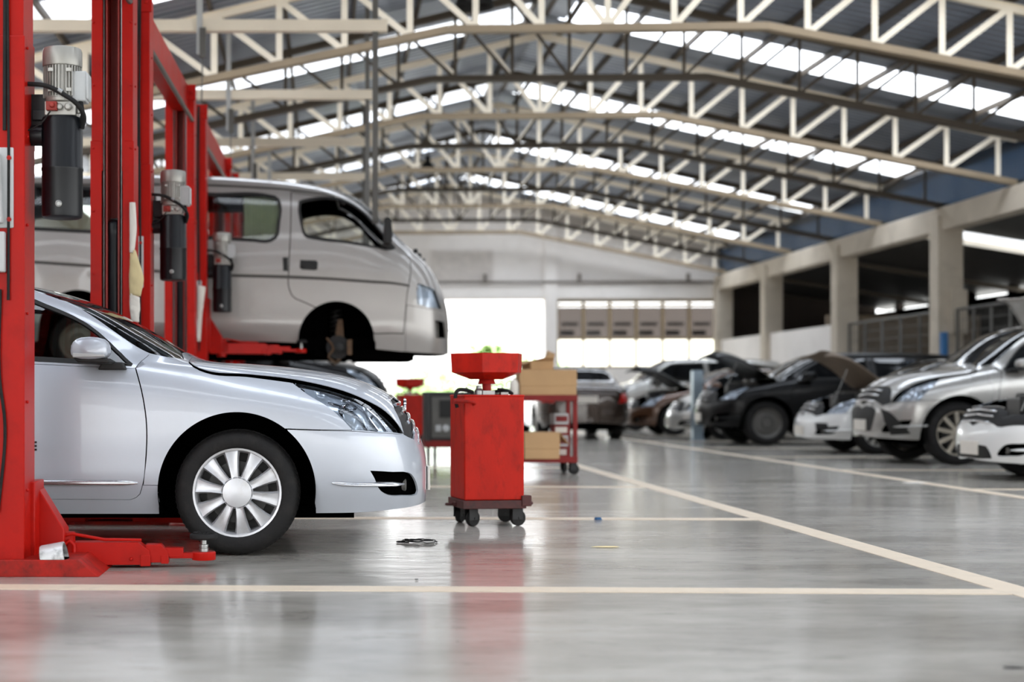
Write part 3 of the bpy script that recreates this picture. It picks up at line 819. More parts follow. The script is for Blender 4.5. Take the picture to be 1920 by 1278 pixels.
def drainer(X, Y, rz, label, full=True):
    t = thing('oil_drainer', label, 'oil drainer', (X, Y, 0), rz, 'red oil drainers')
    w, d, z0, z1 = .20, .19, .17, .85
    m = MB(); m.box(-w, w, -d, d, z0, z1); m.box(-w-.004, w+.004, -d-.004, d+.004, z1-.012, z1+.004)
    body = m.build('tank_body', CARTRED, t, bevel=.012)
    m = MB(); m.box(-w-.012, w+.012, -d-.012, d+.012, .115, .17); m.box(-w-.03, -w+.02, -.02, .02, .12, .15); m.box(w-.02, w+.045, -d-.02, -d+.05, .13, .2)
    hexhead(m, (-w-.03, 0, .135), 'x', .012, -.04); hexhead(m, (w+.02, -d, .15), 'x', .014, .03)
    m.build('base_frame', GRIMY, t, bevel=.006)
    for (x, y, a) in ((-w+.05, -d+.04, .5), (w-.05, -d+.04, .2), (-w+.05, d-.04, .9), (w-.05, d-.04, -.3)): caster(t, x, y, .125, .052, a)
    # funnel bowl: square bowl turned on its corner
    m = MB(); R = .245; a0 = .20
    def ring(r, z): return [(r*math.cos(a0+PI/4*0+k*PI/3), r*.8*math.sin(a0+k*PI/3), z) for k in range(6)]
    rings = [ring(.05, .955), ring(.12, .955), ring(.252, 1.0), ring(.26, 1.125), ring(.253, 1.125), ring(.245, 1.006), ring(.11, .965)]
    vs = [p for r_ in rings for p in r_]; fs = []
    for i in range(len(rings)-1):
        for k in range(6): fs.append((i*6+k, i*6+(k+1) % 6, (i+1)*6+(k+1) % 6, (i+1)*6+k))
    fs.append(tuple(range(5, -1, -1))); fs.append(tuple(6*(len(rings)-1)+k for k in range(6)))
    m.add(vs, fs); m.build('funnel_bowl', CARTRED, t, smooth=20)
    m = MB(); m.lathe([(.03, z1), (.03, .955)], n=14); m.lathe([(.06, .925), (.05, .955)], n=14); m.build('funnel_stem', REDWORN, t)
    m = MB(); m.lathe([(.03, z1), (.03, z1+.03), (.018, z1+.045), (.018, z1+.06), (.0, z1+.062)], (-.08, -.1, 0), n=14)
    m.box(-.06, .02, -.13, -.09, z1, z1+.03); m.box(.07, .12, -.1, -.06, z1, z1+.02); m.build('valve', STEEL, t)
    m = MB(); m.tube(spl3([(.06, -.05, z1+.04), (.12, -.08, z1+.03), (.16, -.05, z1+.012), (.1, .0, z1+.03), (.03, .02, z1+.02)]), .01, 8)
    m.build('hose', RUBBER, t); m = MB()
    m.tube(spl3([(-.12, -.1, z1+.02), (-.17, -.12, z1+.035), (-.235, -.14, z1+.03), (-.25, -.15, z1-.03), (-.24, -.16, z1-.08)]), .012, 8); m.build('hose', RUBBER, t)
    m = MB(); m.tube(spl3([(-w, -d+.03, z1-.04), (-w-.05, -d+.02, z1-.04), (-w-.06, -d-.03, z1-.04), (-w+.02, -d-.05, z1-.04), (-w+.06, -d-.03, z1-.05), (-w+.06, -d, z1-.06)]), .009, 8)
    m.box(-w-.075, -w-.0, -d-.015, -d+.03, z1-.055, z1-.02); m.build('handle', REDWORN, t)
    return t
drainer(1.065, 10.0, .16, 'red oil drainer trolley with funnel bowl, in the open beside the silver sedan')
drainer(1.42, 25.4, .1, 'small distant red oil drainer seen just past the sedan grille')
# ------------------------------------------------------------------ red shelf trolley and boxes
Yt = 16.1
t = thing('shelf_trolley', 'dark red open shelf trolley carrying cardboard boxes behind the oil drainer', 'trolley', (2.1, Yt+.25, 0), 0)
x0, x1 = -.55, .58
for x in (x0, x1-.045):
    for y in (-.25, .22):
        m = MB(); m.box(x, x+.045, y, y+.04, .14, .80); m.build('upright', SHELFRED, t, bevel=.004)
m = MB(); m.box(x0, x1, -.26, .27, .80, .835); m.box(x0, x1, -.27, -.255, .785, .85); m.build('top_shelf', SHELFRED, t, bevel=.004)
m = MB(); m.box(x0, x1, -.26, .27, .14, .17); m.box(x0, x1, -.275, -.255, .13, .20); m.build('bottom_shelf', SHELFRED, t, bevel=.004)
for (x, y, a) in ((x0+.06, -.2, 0), (x1-.05, -.2, .3), (x0+.06, .2, .5), (x1-.08, .2, 1.0)): caster(t, x, y, .14, .06, a)
def carton(X, Y, z, w, d, h, rz, label, flaps=None, seam=True):
    t = thing('cardboard_box', label, 'cardboard box', (X, Y, z), rz, 'cardboard boxes on the trolley')
    m = MB(); k = .006
    m.box(-w/2, w/2, -d/2, d/2, 0, h)
    if seam: m.box(-w/2-.003, w/2+.003, -d/2-.004, d/2+.004, h*.38, h+.004)
    m.build('carton_body', CARD, t, bevel=.004)
    for (a, b, c, e) in flaps or ():
        m = MB(); m.add([a, b, c, e], [(0, 1, 2, 3)]); o = m.build('flap', CARD, t); s = o.modifiers.new('thick', 'SOLIDIFY'); s.thickness = .005
    return t
carton(2.37, Yt+.18, .836, .60, .36, .28, 0, 'wide closed cardboard box on top of the red trolley')
carton(2.28, Yt+.2, 1.122, .26, .28, .09, .25, 'small open cardboard box with raised flaps on the wide box', [((.13, -.14, .09), (.13, .14, .09), (.17, .12, .21), (.16, -.12, .17)), ((-.13, -.14, .09), (.13, -.14, .09), (.12, -.2, .15), (-.1, -.2, .10)), ((-.13, -.14, .09), (-.13, .14, .09), (-.2, .12, .06), (-.2, -.12, .05))])
carton(2.28, Yt+.10, .171, .38, .30, .28, .12, 'open cardboard box on the bottom shelf of the red trolley', [((.19, -.17, .28), (.19, .17, .28), (.29, .16, .18), (.29, -.16, .16))])
# things on the trolley behind the drainer
t = thing('parts_tray', 'low dark metal parts tray on the trolley behind the drainer funnel', 'tray', (1.70, Yt+.12, .836), .0)
m = MB(); m.prism([(-.16, 0), (.16, 0), (.2, .1), (.19, .1), (.155, .01), (-.155, .01), (-.19, .1), (-.2, .1)], 'y', -.1, .1); m.build('tray_body', DKGREY, t)
m = MB(); m.tube([(-.19, -.1, .1), (-.19, -.14, .12), (.19, -.14, .12), (.19, -.1, .1)], .008, 6); m.build('handle', GREYM, t)
t = thing('white_jug', 'white plastic jug between the parts tray and the wide box', 'jug', (2.012, Yt+.04, .836), 2.9)
m = MB(); m.lathe([(.045, 0), (.05, .01), (.05, .13), (.03, .17), (.018, .18), (.018, .2), (.0, .2)], n=18); m.build('jug_body', PAPER, t)
m = MB(); m.tube(spl3([(.03, 0, .17), (.07, 0, .16), (.075, 0, .1), (.048, 0, .06)]), .008, 8); m.build('handle', PAPER, t)
for k, (x, h, c) in enumerate(((1.86, .42, DKGREY), (2.05, .5, BLACK))):
    tt = thing('oil_drum_can', ('short dark oil can on the bottom trolley shelf', 'tall black oil can on the bottom trolley shelf')[k], 'can', (x-.12, Yt+.3, .171), 0)
    m = MB(); m.lathe([(.085, 0), (.09, .006), (.09, h-.01), (.085, h), (.0, h)], n=22); m.build('can_body', c, tt)
    m = MB(); m.lathe([(.025, h), (.025, h+.025), (.0, h+.026)], (.04, 0, 0), n=12); m.build('can_cap', STEEL, tt)
# stack of parts boxes on the trolley shelf seen as striped cartons
for k in range(4):
    tt = thing('parts_carton', ('bottom', 'second', 'third', 'topmost')[k]+' flat parts carton in the small pile on the trolley shelf', 'carton', (2.55, Yt+.41, .171+.12*k), .05*k, 'flat parts cartons')
    m = MB(); m.box(-.08, .08, -.08, .08, 0, .118); m.build('carton_body', GREYBOX if k % 2 else SHELFRED, tt, bevel=.003)
    m = MB(); m.box(-.065, .065, -.082, -.08, .03, .09); m.build('carton_label', SHELFRED if k % 2 else PAPER, tt)
# ------------------------------------------------------------------ grey machine on a red base
Yg = 19.5
t = thing('service_machine', 'grey service machine cabinet on a red wheeled base behind the drainer', 'machine', (1.75, Yg+.3, 0), 0)
m = MB(); m.box(-.46, .55, -.28, .28, .26, .86); m.box(-.46, -.4, -.3, -.27, .24, .87); m.box(-.47, .56, -.29, .29, .85, .89); m.build('cabinet_body', DKGREY, t, bevel=.01)
m = MB(); m.box(-.38, .1, -.30, -.28, .3, .82); m.build('front_panel', GREYM, t, bevel=.005)
m = MB(); m.box(-.28, .0, -.315, -.30, .56, .78); m.build('display', BLACK, t)
m = MB(); m.lathe([(.045, -.30), (.045, -.33), (.03, -.335)], (-.2, 0, .42), 'y', 18); m.box(-.33, -.26, -.31, -.30, .38, .46); m.build('dial', GREYBOX, t)
m = MB(); m.box(-.47, .56, -.3, .3, .17, .26); m.build('base_frame', SHELFRED, t, bevel=.006)
m = MB(); m.box(-.1, .12, -.31, -.3, .62, .66); m.build('red_stripe', RED, t)
for (x, y) in ((-.42, -.25), (.5, -.25), (-.3, .25), (.5, .25)):
    m = MB(); m.box(x-.02, x+.02, y-.02, y+.02, .0, .17); m.build('leg', BLACK, t)
# ------------------------------------------------------------------ small things on the floor
rnd = random.Random(3)
def loop(n, a, b, ph, z):
    return [(a*math.cos(2*PI*k/n+ph)+rnd.uniform(-.004, .004), b*math.sin(2*PI*k/n+ph)+rnd.uniform(-.004, .004), z+rnd.uniform(0, .006)) for k in range(n)]
m = MB()
for q in range(3):
    m.tube(loop(26, .108-.012*q, .062-.016*q, q*.3, .005+.005*q), .0026, 6, closed=True)
m.tube(spl3([(-.09, .02, .008), (-.125, .015, .006), (-.12, .0, .006), (-.08, -.01, .01)]), .0035, 6)
m.tube(spl3([(-.06, -.05, .005), (-.13, -.012, .006), (-.12, .012, .006)]), .003, 6)
o = m.build('wire_coil', BLACK, None, loc=(.54, 8.74, 0)); tag(o, 'loose coil of dark wire lying on the floor by the car bumper', 'wire coil')
t = thing('tin_can', 'white-streaked metal can lying on the red lift base plate', 'can', (wx(104, 7.2), 7.17, .081), 0)
m = MB(); m.lathe([(.068, -.055), (.07, -.05), (.07, .055), (.064, .057), (.064, -.045), (.0, -.045)], (0, 0, 0), 'x', 30, cap=False); 
m.v = [tuple(Matrix.Rotation(-.18, 4, 'Y') @ Vector(p)) for p in m.v]; m.v = [(x, y, max(z+.0, -.0)) for x, y, z in m.v]
m.build('can_shell', pm('streaked_tin', (205, 205, 205), rough=.4, metal=.3, var=.1, scale=10, dirt=(40, 40, 42), dirt_amt=.9, dscale=14), t)
def litter(name, px, py, sx, sy, sz, mat, label, cat):
    Y = EYE*F/(py-CY); X = wx(px, Y)
    rr = random.Random(px); m = MB(); n = 9
    m.add([(sx*math.cos(2*PI*k/n)*rr.uniform(.6, 1), sy*math.sin(2*PI*k/n)*rr.uniform(.6, 1), .003) for k in range(n)]+[(sx*.6*math.cos(2*PI*k/n), sy*.6*math.sin(2*PI*k/n), sz) for k in range(n)],
          [tuple(range(n-1, -1, -1)), tuple(range(n, 2*n))]+[(k, (k+1) % n, n+(k+1) % n, n+k) for k in range(n)])
    tag(m.build(name, mat, loc=(X, Y, 0)), label, cat)
litter('blue_rag', 1121, 975, .035, .03, .02, pm('blue_cloth', (50, 90, 130), rough=.9), 'tiny blue scrap lying on the floor past the oil drainer', 'rag')
litter('leaf_scrap', 1137, 1026, .1, .03, .008, YPAPER, 'brownish scrap of paper flat on the floor before the oil drainer', 'scrap')
litter('dry_leaf', 1713, 905, .14, .10, .008, PAPER, 'pale crumpled scrap on the floor line before the parked cars', 'scrap')
litter('stain_patch', 1900, 1252, .05, .02, .004, BLACK, 'dark rubber scrap on the floor near the bottom corner', 'scrap')
litter('paper_bit', 781, 1087, .012, .012, .006, DKGREY, 'small dark chip on the floor below the wire coil', 'scrap')
litter('paper_bit', 858, 1004+200, .006, .006, .004, BLACK, 'tiny dark speck on the front floor below the oil drainer', 'scrap')
# ------------------------------------------------------------------ right side: post, fence, box
m = MB(); m.box(-.07, .12, -.1, .1, 0, 1.3); m.box(-.1, .15, -.13, .13, 0, .02)
tag(m.build('steel_post', pm('blue_lit_steel', (150, 166, 178), rough=.35, metal=.6), None, loc=(6.92, 28.3, 0), bevel=.01), 'pale steel post standing on the floor between the parked cars', 'post')  # bluish light on the grey steel is put into its base colour
m = MB(); m.box(-.06, .06, -.04, .04, 0, 1.98)
tag(m.build('blue_post', pm('sky_blue_paint', (70, 130, 190), rough=.5), None, loc=(XR-.06, 27.4, 0), bevel=.01), 'bright blue painted guard at the foot of the concrete column', 'guard')
def fence(x, y0, y1, z0, z1, label):
    t = thing('mesh_gate', label, 'mesh gate', (x, (y0+y1)/2, 0), 0, 'grey mesh gates along the side bay')
    L = (y1-y0)/2
    m = MB()
    m.tube([(0, -L, z0), (0, L, z0), (0, L, z1), (0, -L, z1)], .03, 8, closed=True)
    m.build('gate_frame', GREYM, t)
    for k in range(6):
        y = -L+2*L*k/5; m = MB(); m.tube([(0, y, 0), (0, y, z1)], .03, 8); m.build('gate_bar', GREYM, t)
    m = MB()
    for k in range(24):
        y = -L+2*L*k/24; m.tube([(0, y, z0), (0, y, z1)], .006, 4)
    for k in range(10):
        z = z0+(z1-z0)*k/10; m.tube([(0, -L, z), (0, L, z)], .006, 4)
    m.build('wire_mesh', GREYM, t)
fence(XR+.1, 27.95, 32.8, .4, 2.38, 'grey wire mesh gate between the two middle concrete columns')
fence(XR+.1, 23.7, 27.2, .4, 2.38, 'grey wire mesh gate beyond the silver SUV roof, before the near concrete column')
m = MB(); m.box(0, .30, -.12, .0, 1.95, 2.75)
tag(m.build('meter_cabinet', CONC, None, loc=(XR+.05, 27.46, 0), bevel=.01), 'beige meter cabinet fixed low on the concrete column', 'cabinet')
# ------------------------------------------------------------------ greenery outside the far doorway
LEAF = pm('leaf_green', (160, 186, 118), rough=.6, var=.35, scale=3)
BARK = pm('bark', (120, 100, 80), rough=.9)
def bush(X, Y, h, r, label, seed):
    rr = random.Random(seed)
    t = thing('green_bush', label, 'bush', (X, Y, 0), 0, 'bushes outside the doorway')
    m = MB()
    for k in range(420):
        a = rr.uniform(0, 2*PI); u = rr.uniform(-1, 1); q = rr.uniform(.55, 1.05)
        p = Vector((r*q*math.sqrt(1-u*u)*math.cos(a), r*q*math.sqrt(1-u*u)*math.sin(a), h*.55+h*.45*q*u))
        d = Vector((rr.uniform(-1, 1), rr.uniform(-1, 1), rr.uniform(-.3, 1))).normalized(); e_ = d.orthogonal().normalized(); s = rr.uniform(.12, .24)
        m.add([p-e_*s*.4, p+d*s, p+e_*s*.4, p-d*s*.6], [(0, 1, 2, 3)])
    m.build('foliage', LEAF, t, fix=False)
    m = MB(); m.tube([(0, 0, 0), (.03, 0, h*.3), (0, .04, h*.7)], [.09, .06, .03], 8); m.build('stem', BARK, t)
def palm(X, Y, h, label, seed):
    rr = random.Random(seed)
    t = thing('palm_tree', label, 'palm', (X, Y, 0), 0)
    m = MB(); m.tube([(0, 0, 0), (.05, 0, h*.4), (.0, 0, h)], [.16, .12, .1], 10); m.build('trunk', BARK, t)
    m = MB()
    for k in range(13):
        a = 2*PI*k/13+rr.uniform(-.2, .2); L = rr.uniform(1.1, 1.5); rise = rr.uniform(.2, .9); prev = None
        for q in range(9):
            f = q/8; p = Vector((math.cos(a)*L*f, math.sin(a)*L*f, h+rise*math.sin(f*2.4)*.8-f*f*.5))
            if prev is not None:
                sd = Vector((-math.sin(a), math.cos(a), -.35)); sd2 = Vector((math.sin(a), -math.cos(a), -.35)); w_ = .34*math.sin(min(1, f+.15)*PI)+.05
                m.add([prev, p, p+sd*w_, prev+sd*w_*.8], [(0, 1, 2, 3)]); m.add([prev, p, p+sd2*w_, prev+sd2*w_*.8], [(0, 1, 2, 3)])
            prev = p
    m.build('frond', LEAF, t, fix=False)
palm(5.8, 54, 2.2, 'small palm tree in the bright yard beyond the doorway', 4)
bush(7.9, 56, 2.6, 1.2, 'tall green bush at the doorway edge beside the pillar', 5)
bush(4.4, 61, 2.0, 1.1, 'round green bush beyond the doorway, between the palm and the van', 6)
bush(3.1, 52, 1.3, .9, 'low green bush under the van nose, beyond the doorway', 7)
bush(7.2, 68, 2.9, 1.3, 'pale distant bush behind the palm in the yard', 8)
bush(3.6, 56.5, 1.2, .9, 'low leafy bush beyond the doorway behind the grey machine', 9)
# ------------------------------------------------------------------ cars
def paint(name, rgb, metal=.35, rough=.28, coat=1., **k):
    return pm(name, rgb, rough=rough, metal=metal, var=.03, scale=1.2, coat=coat, rvar=.04, **k)
def wheel(par, name, x, side, y, R, w, rim_r, spokes=10, style='petal', mat=None, tyre=True, cap=None, hub=True):
    """side -1/+1: outer face towards -y/+y; y = distance of the outer face from the centreline"""
    rz = 0 if side < 0 else PI
    cap = cap or mat
    m = MB(); n = 96; h = w/2
    # rim barrel and outer ring
    m.lathe([(rim_r*.97, -h+.030), (rim_r, -h+.012), (rim_r*1.0, -h+.004), (rim_r*.955, -h+.006), (rim_r*.93, -h+.022), (rim_r*.90, -h+.05), (rim_r*.90, h*.6)], n=48, axis='y', cap=False)
    if style == 'petal':
        for k in range(spokes):
            a = 2*PI*k/spokes+.17; M = Matrix.Rotation(a, 4, 'Y')
            vs = []
            st = [(.30, .098, .0), (.42, .102, -.002), (.6, .122, .0), (.78, .155, .004), (.93, .195, .012)]
            for (f, hw, d) in st:
                r = rim_r*f; q = rim_r*hw
                vs += [(r, -h+.028+d, -q), (r, -h+.004+d, -q*.75), (r, -h+.010+d, q*.1), (r, -h+.002+d, q*.75), (r, -h+.028+d, q)]
            fs = [(i*5+j, i*5+j+1, i*5+j+6, i*5+j+5) for i in range(4) for j in range(4)]
            m.add([tuple(M @ Vector(p)) for p in vs], fs)
        m.lathe([(rim_r*.36, -h+.03), (rim_r*.36, -h+.006), (rim_r*.345, -h+.002), (rim_r*.34, -h+.006)], n=40, axis='y', cap=False)
        m.lathe([(rim_r*.335, -h+.006), (rim_r*.325, -h-.001), (rim_r*.2, -h-.006), (.0, -h-.008)], n=40, axis='y', cap=False)
    elif style == 'spoke':
        for k in range(spokes):
            a = 2*PI*k/spokes+.2; M = Matrix.Rotation(a, 4, 'Y')
            m.box(rim_r*.15, rim_r*.95, -h+.006, -h+.04, -rim_r*.085, rim_r*.085, M)
        m.lathe([(rim_r*.26, -h+.04), (rim_r*.26, -h+.0), (rim_r*.2, -h-.006), (.0, -h-.008)], n=28, axis='y', cap=False)
    else:   # steel wheel
        m.lathe([(rim_r*.93, -h+.03), (rim_r*.8, -h+.05), (rim_r*.6, -h+.03), (rim_r*.45, -h+.03), (rim_r*.42, -h+.05), (rim_r*.3, -h+.05), (rim_r*.28, -h+.02), (.0, -h+.018)], n=40, axis='y', cap=False)
        for k in range(5):
            a = 2*PI*k/5; m.lathe([(.012, -h+.05), (.012, -h+.03), (0, -h+.028)], (rim_r*.36*math.cos(a), 0, rim_r*.36*math.sin(a)), 'y', 6)
    o = m.build(name, mat, par, loc=(x, side*(y-h), R), smooth=40); o.rotation_euler = (0, 0, rz)
    m = MB()
    prof = [(rim_r*.98, -h+.02), (rim_r*1.0, -h+.004), (rim_r*1.06, -h-.004), (R*.86, -h-.006), (R*.93, -h+.003)]
    prof2 = [(R*.965, -h+.014), (R*.992, -h+.03), (R, -h+.05)]
    prof3 = [(R, -h*.4), (R*.975, -h*.38), (R*.975, -h*.3), (R, -h*.28), (R, -.008), (R*.975, -.006), (R*.975, .006), (R, .008), (R, h*.3), (R*.975, h*.32), (R*.975, h*.4), (R, h*.42), (R, h-.03), (R*.95, h), (rim_r, h-.004)]
    P = prof+prof2+prof3
    N_ = 144; vs = []; fs = []
    for (r, hh) in P:
        for k in range(N_):
            rr = r
            if r > R*.955 and abs(hh) > h*.35 and k % 2: rr = r-.006
            t = 2*PI*(k+(.5*hh/h if r > R*.955 else 0))/N_; vs.append((rr*math.cos(t), hh, rr*math.sin(t)))
    for i in range(len(P)-1):
        for k in range(N_): fs.append((i*N_+k, i*N_+(k+1) % N_, (i+1)*N_+(k+1) % N_, (i+1)*N_+k))
    m.add(vs, fs); m.build('tyre', RUBBER, o, smooth=50)
    m = MB(); m.lathe([(.0, -h+.075), (rim_r*.7, -h+.075), (rim_r*.7, -h+.09), (.0, -h+.09)], n=30, axis='y'); m.lathe([(rim_r*.91, h*.5), (.0, h*.5)], n=24, axis='y', cap=False)
    m.build('brake_disc', DKGREY if hub else BLACK, o)
    return o

def strip(name, L, path, hw, th, mat, par, s):
    """moulding that follows the loft: rounded bar of half height hw, thickness th"""
    m = MB(); n = 6; vs = []; k = len(path)
    for q, ij in enumerate(path):
        e_ = L.ev(ij)[0]; nn = L.ev(ij, L.N)[0]
        f = min(1, .35+min(q, k-1-q)*.35)
        for (a, b) in ((-1, -.3), (-1, .6), (-.35, 1), (.45, .95), (1, .5), (1, -.3)):
            p = e_+nn*th*b*f+np.array([0, 0, hw*a*f]); vs.append((p[0], s*p[1], p[2]))
    fs = [(q*n+j, q*n+(j+1) % n, (q+1)*n+(j+1) % n, (q+1)*n+j) for q in range(k-1) for j in range(n)]
    fs += [tuple(range(n)), tuple((k-1)*n+j for j in range(n))]
    m.add(vs, fs); return m.build(name, mat, par, smooth=50)
# --- template (mid-size saloon).  Control points per section from sill bottom over the side to the centreline of the roof
def SEC(y, z): return list(zip(y, z))
OX = 1.85
ST = [
 (-4.315, SEC([0]*10, [.34, .38, .44, .50, .56, .62, .66, .70, .73, .75])),
 (-4.30, SEC([.30, .34, .37, .37, .36, .34, .30, .23, .12, 0], [.32, .38, .47, .57, .66, .74, .80, .84, .86, .87])),
 (-4.26, SEC([.56, .61, .64, .64, .62, .58, .51, .39, .2, 0], [.30, .38, .50, .62, .74, .85, .92, .95, .965, .97])),
 (-4.17, SEC([.71, .76, .785, .785, .76, .70, .61, .46, .23, 0], [.27, .37, .52, .67, .82, .94, 1.0, 1.025, 1.035, 1.04])),
 (-4.0, SEC([.77, .83, .85, .85, .83, .765, .66, .49, .25, 0], [.24, .36, .52, .69, .87, 1.0, 1.05, 1.07, 1.08, 1.085])),
 (-3.7, SEC([.79, .86, .88, .88, .86, .805, .705, .55, .28, 0], [.22, .36, .52, .70, .90, 1.03, 1.10, 1.14, 1.155, 1.16])),
 (-3.2, SEC([.80, .87, .885, .885, .872, .838, .725, .60, .32, 0], [.22, .36, .52, .70, .92, 1.035, 1.24, 1.36, 1.395, 1.405])),
 (-2.7, SEC([.80, .87, .885, .888, .878, .848, .735, .615, .34, 0], [.22, .36, .52, .70, .93, 1.035, 1.25, 1.425, 1.468, 1.48])),
 (-2.1, SEC([.80, .87, .885, .888, .878, .848, .735, .625, .35, 0], [.22, .36, .52, .70, .93, 1.03, 1.25, 1.435, 1.478, 1.49])),
 (-1.6, SEC([.80, .87, .885, .888, .876, .843, .738, .632, .36, 0], [.22, .36, .52, .70, .925, 1.022, 1.235, 1.412, 1.455, 1.466])),
 (-1.28, SEC([.80, .87, .885, .888, .874, .838, .748, .668, .37, 0], [.22, .36, .52, .70, .915, 1.008, 1.18, 1.300, 1.352, 1.365])),
 (-.96, SEC([.80, .868, .884, .888, .870, .828, .762, .665, .36, 0], [.22, .36, .52, .70, .90, .995, 1.055, 1.135, 1.185, 1.20])),
 (-.733, SEC([.80, .866, .882, .888, .868, .812, .705, .50, .25, 0], [.22, .36, .52, .70, .885, .985, 1.030, 1.052, 1.062, 1.065])),
 (-.418, SEC([.80, .866, .883, .888, .860, .785, .65, .45, .22, 0], [.22, .36, .52, .70, .862, .952, .997, 1.018, 1.029, 1.032])),
 (-.20, SEC([.80, .862, .88, .884, .848, .765, .63, .44, .22, 0], [.22, .36, .52, .69, .84, .926, .973, .998, 1.010, 1.013])),
 (0, SEC([.785, .85, .87, .868, .824, .735, .60, .43, .21, 0], [.22, .36, .51, .675, .81, .890, .942, .970, .984, .987])),
 (.16, SEC([.75, .82, .838, .832, .78, .69, .56, .40, .20, 0], [.22, .355, .50, .655, .775, .850, .903, .933, .948, .952])),
 (.30, SEC([.68, .752, .772, .758, .70, .61, .49, .35, .18, 0], [.225, .35, .48, .615, .725, .797, .847, .877, .893, .898])),
 (.42, SEC([.57, .642, .66, .642, .585, .50, .40, .29, .15, 0], [.23, .34, .455, .57, .66, .722, .768, .800, .818, .824])),
 (.50, SEC([.45, .525, .542, .522, .47, .395, .31, .21, .11, 0], [.235, .33, .43, .52, .592, .640, .672, .695, .708, .712])),
 (.55, SEC([.31, .385, .40, .38, .335, .275, .21, .14, .07, 0], [.24, .32, .41, .48, .535, .57, .59, .605, .612, .615])),
 (.582, SEC([.12, .17, .18, .17, .15, .12, .09, .06, .03, 0], [.25, .315, .38, .43, .465, .49, .505, .512, .516, .518])),
 (.588, SEC([0]*10, [.27, .32, .37, .41, .435, .455, .468, .475, .48, .482])),
]
ST = [(x+OX, s) for x, s in ST]
TG = grid_from_stations(ST, 7)
TL = Loft(TG); JK = grid_from_stations.jk
WO = (-OX, 8.87, 0.)
def Tp(*pts, jmax=NV-1, imin=0): return TL.inv(pts, 'pix', WO, jmax=jmax, imin=imin)
def Ts(*pts): return TL.inv([(x+OX, z) for x, z in pts], 'side')
def Tc(x): return np.array([[float(np.interp(x+OX, TG[:, -1, 0], np.arange(NU))), NV-1.]])
def Tij(x, k):
    j = float(np.interp(k, np.arange(len(JK)), JK)); jj = int(round(j))
    return np.array([[float(np.interp(x+OX, TG[:, jj, 0], np.arange(NU))), j]])
def cat(*a): return np.concatenate([np.asarray(x, float).reshape(-1, 2) for x in a])
J7 = int(JK[7])+2
SHUT = Tp(*spl([(354, 677), (366, 686), (385.5, 693.5), (464, 700.5), (540, 708.5), (608, 722), (653, 735), (687.5, 750), (721.5, 769.4), (744, 792), (758, 813.5)], 4), jmax=J7)
FTOP = Tp(*spl([(354, 680), (366, 690), (385.5, 698), (464, 706), (549, 717)], 4), jmax=J7)
HTOP = Tp(*spl([(549, 717), (597, 726), (642, 739), (676, 751), (699, 765), (721.5, 783), (737.5, 799), (748, 812)], 4), jmax=J7)
SEAM = Tp(*spl([(536.7, 804), (600, 806), (661.6, 807.6), (707, 810.5), (757, 814)], 4), jmax=J7)
SEAM2 = Tp((765, 818.5), (776, 823), jmax=J7)
IE = NU-1.
T = {}
T['bumper'] = cat(SEAM, SEAM2, Tc(.552), [[IE, NV-1.], [IE, 0]], [[float(np.interp(-.02+OX, TG[:, 0, 0], np.arange(NU))), 0]], Tp((591.5, 967.), (586, 925), (560, 850)))
T['headlight'] = cat(HTOP, Tp((707.6, 809.5), (663, 806.5)), Tp(*spl([(663, 806.5), (642, 784.6), (615.6, 761.6), (579.4, 740), (549, 717)], 4)[1:-1]))
DOORF = Tp(*spl([(254, 689), (266, 735), (274.5, 792), (273.5, 860), (268, 908), (260, 930), (245, 936.8)], 4))
T['fender'] = cat(DOORF[:17], Tp((268, 910), (303, 910)), Tp((330, 840), (445, 790), (560, 840)), Tp(*spl([(536.7, 804), (600, 806), (663, 806.5)], 4)), Tp(*spl([(663, 806.5), (642, 784.6), (615.6, 761.6), (579.4, 740), (549, 717)], 4)), FTOP[::-1], Tp((313, 670), (279, 664.5), jmax=J7))
T['hood'] = cat(Tc(-.75), SHUT, Tp((752, 792), (741, 769), (733, 750), jmax=J7), Tc(.41))
T['hood_gap'] = cat(SHUT, HTOP[::-1], FTOP[::-1][1:])
T['grille'] = cat(Tc(.415), Tp((733, 750), (741, 769), (752, 792), (757, 814), (765, 818.5), (776, 823), jmax=J7), Tc(.552))
BELT = [(-2.05, 1.024), (-1.85, 1.024), (-1.573, 1.020), (-1.30, 1.006), (-1.03, .994)]
T['front_door'] = cat(DOORF, Ts((-2.05, .302)), Ts(*BELT))
T['front_window'] = cat(Ts(*[(x, z+.012) for x, z in BELT]), Tp(*spl([(249, 682), (163, 606), (59, 558.5)], 4)), Ts((-1.8, 1.392), (-2.03, 1.405)))
T['rear_door'] = cat(Ts((-2.065, .302), (-2.065, 1.024), (-2.6, 1.03), (-3.12, 1.03), (-3.14, .9), (-2.93, .72), (-2.80, .5), (-2.78, .302)))
T['rear_window'] = cat(Ts((-2.08, 1.040), (-2.08, 1.405), (-2.6, 1.40), (-2.95, 1.31), (-3.22, 1.17), (-3.30, 1.06)))
T['windscreen'] = cat(Tc(-.80), Tij(-.80, 7.5), Tp((345, 673), (313, 669), (281, 662), jmax=J7), Tp((204, 614), (150, 578), (86, 546), jmax=J7), Tij(-1.66, 7.05), Tij(-1.70, 8), Tc(-1.72))
T['rear_screen'] = cat(Tc(-2.98), Tij(-2.98, 8), Tij(-3.02, 7.2), Tij(-3.45, 7.05), Tij(-3.68, 7.2), Tij(-3.72, 8), Tc(-3.74))
T['trunk_lid'] = cat(Tc(-3.78), Tij(-3.78, 8), Tij(-3.78, 6.9), Tij(-4.15, 6.9), TL.inv([(.62, .80), (.42, .70)], 'front', imax=int(NU*.2)), Tc(-4.311))
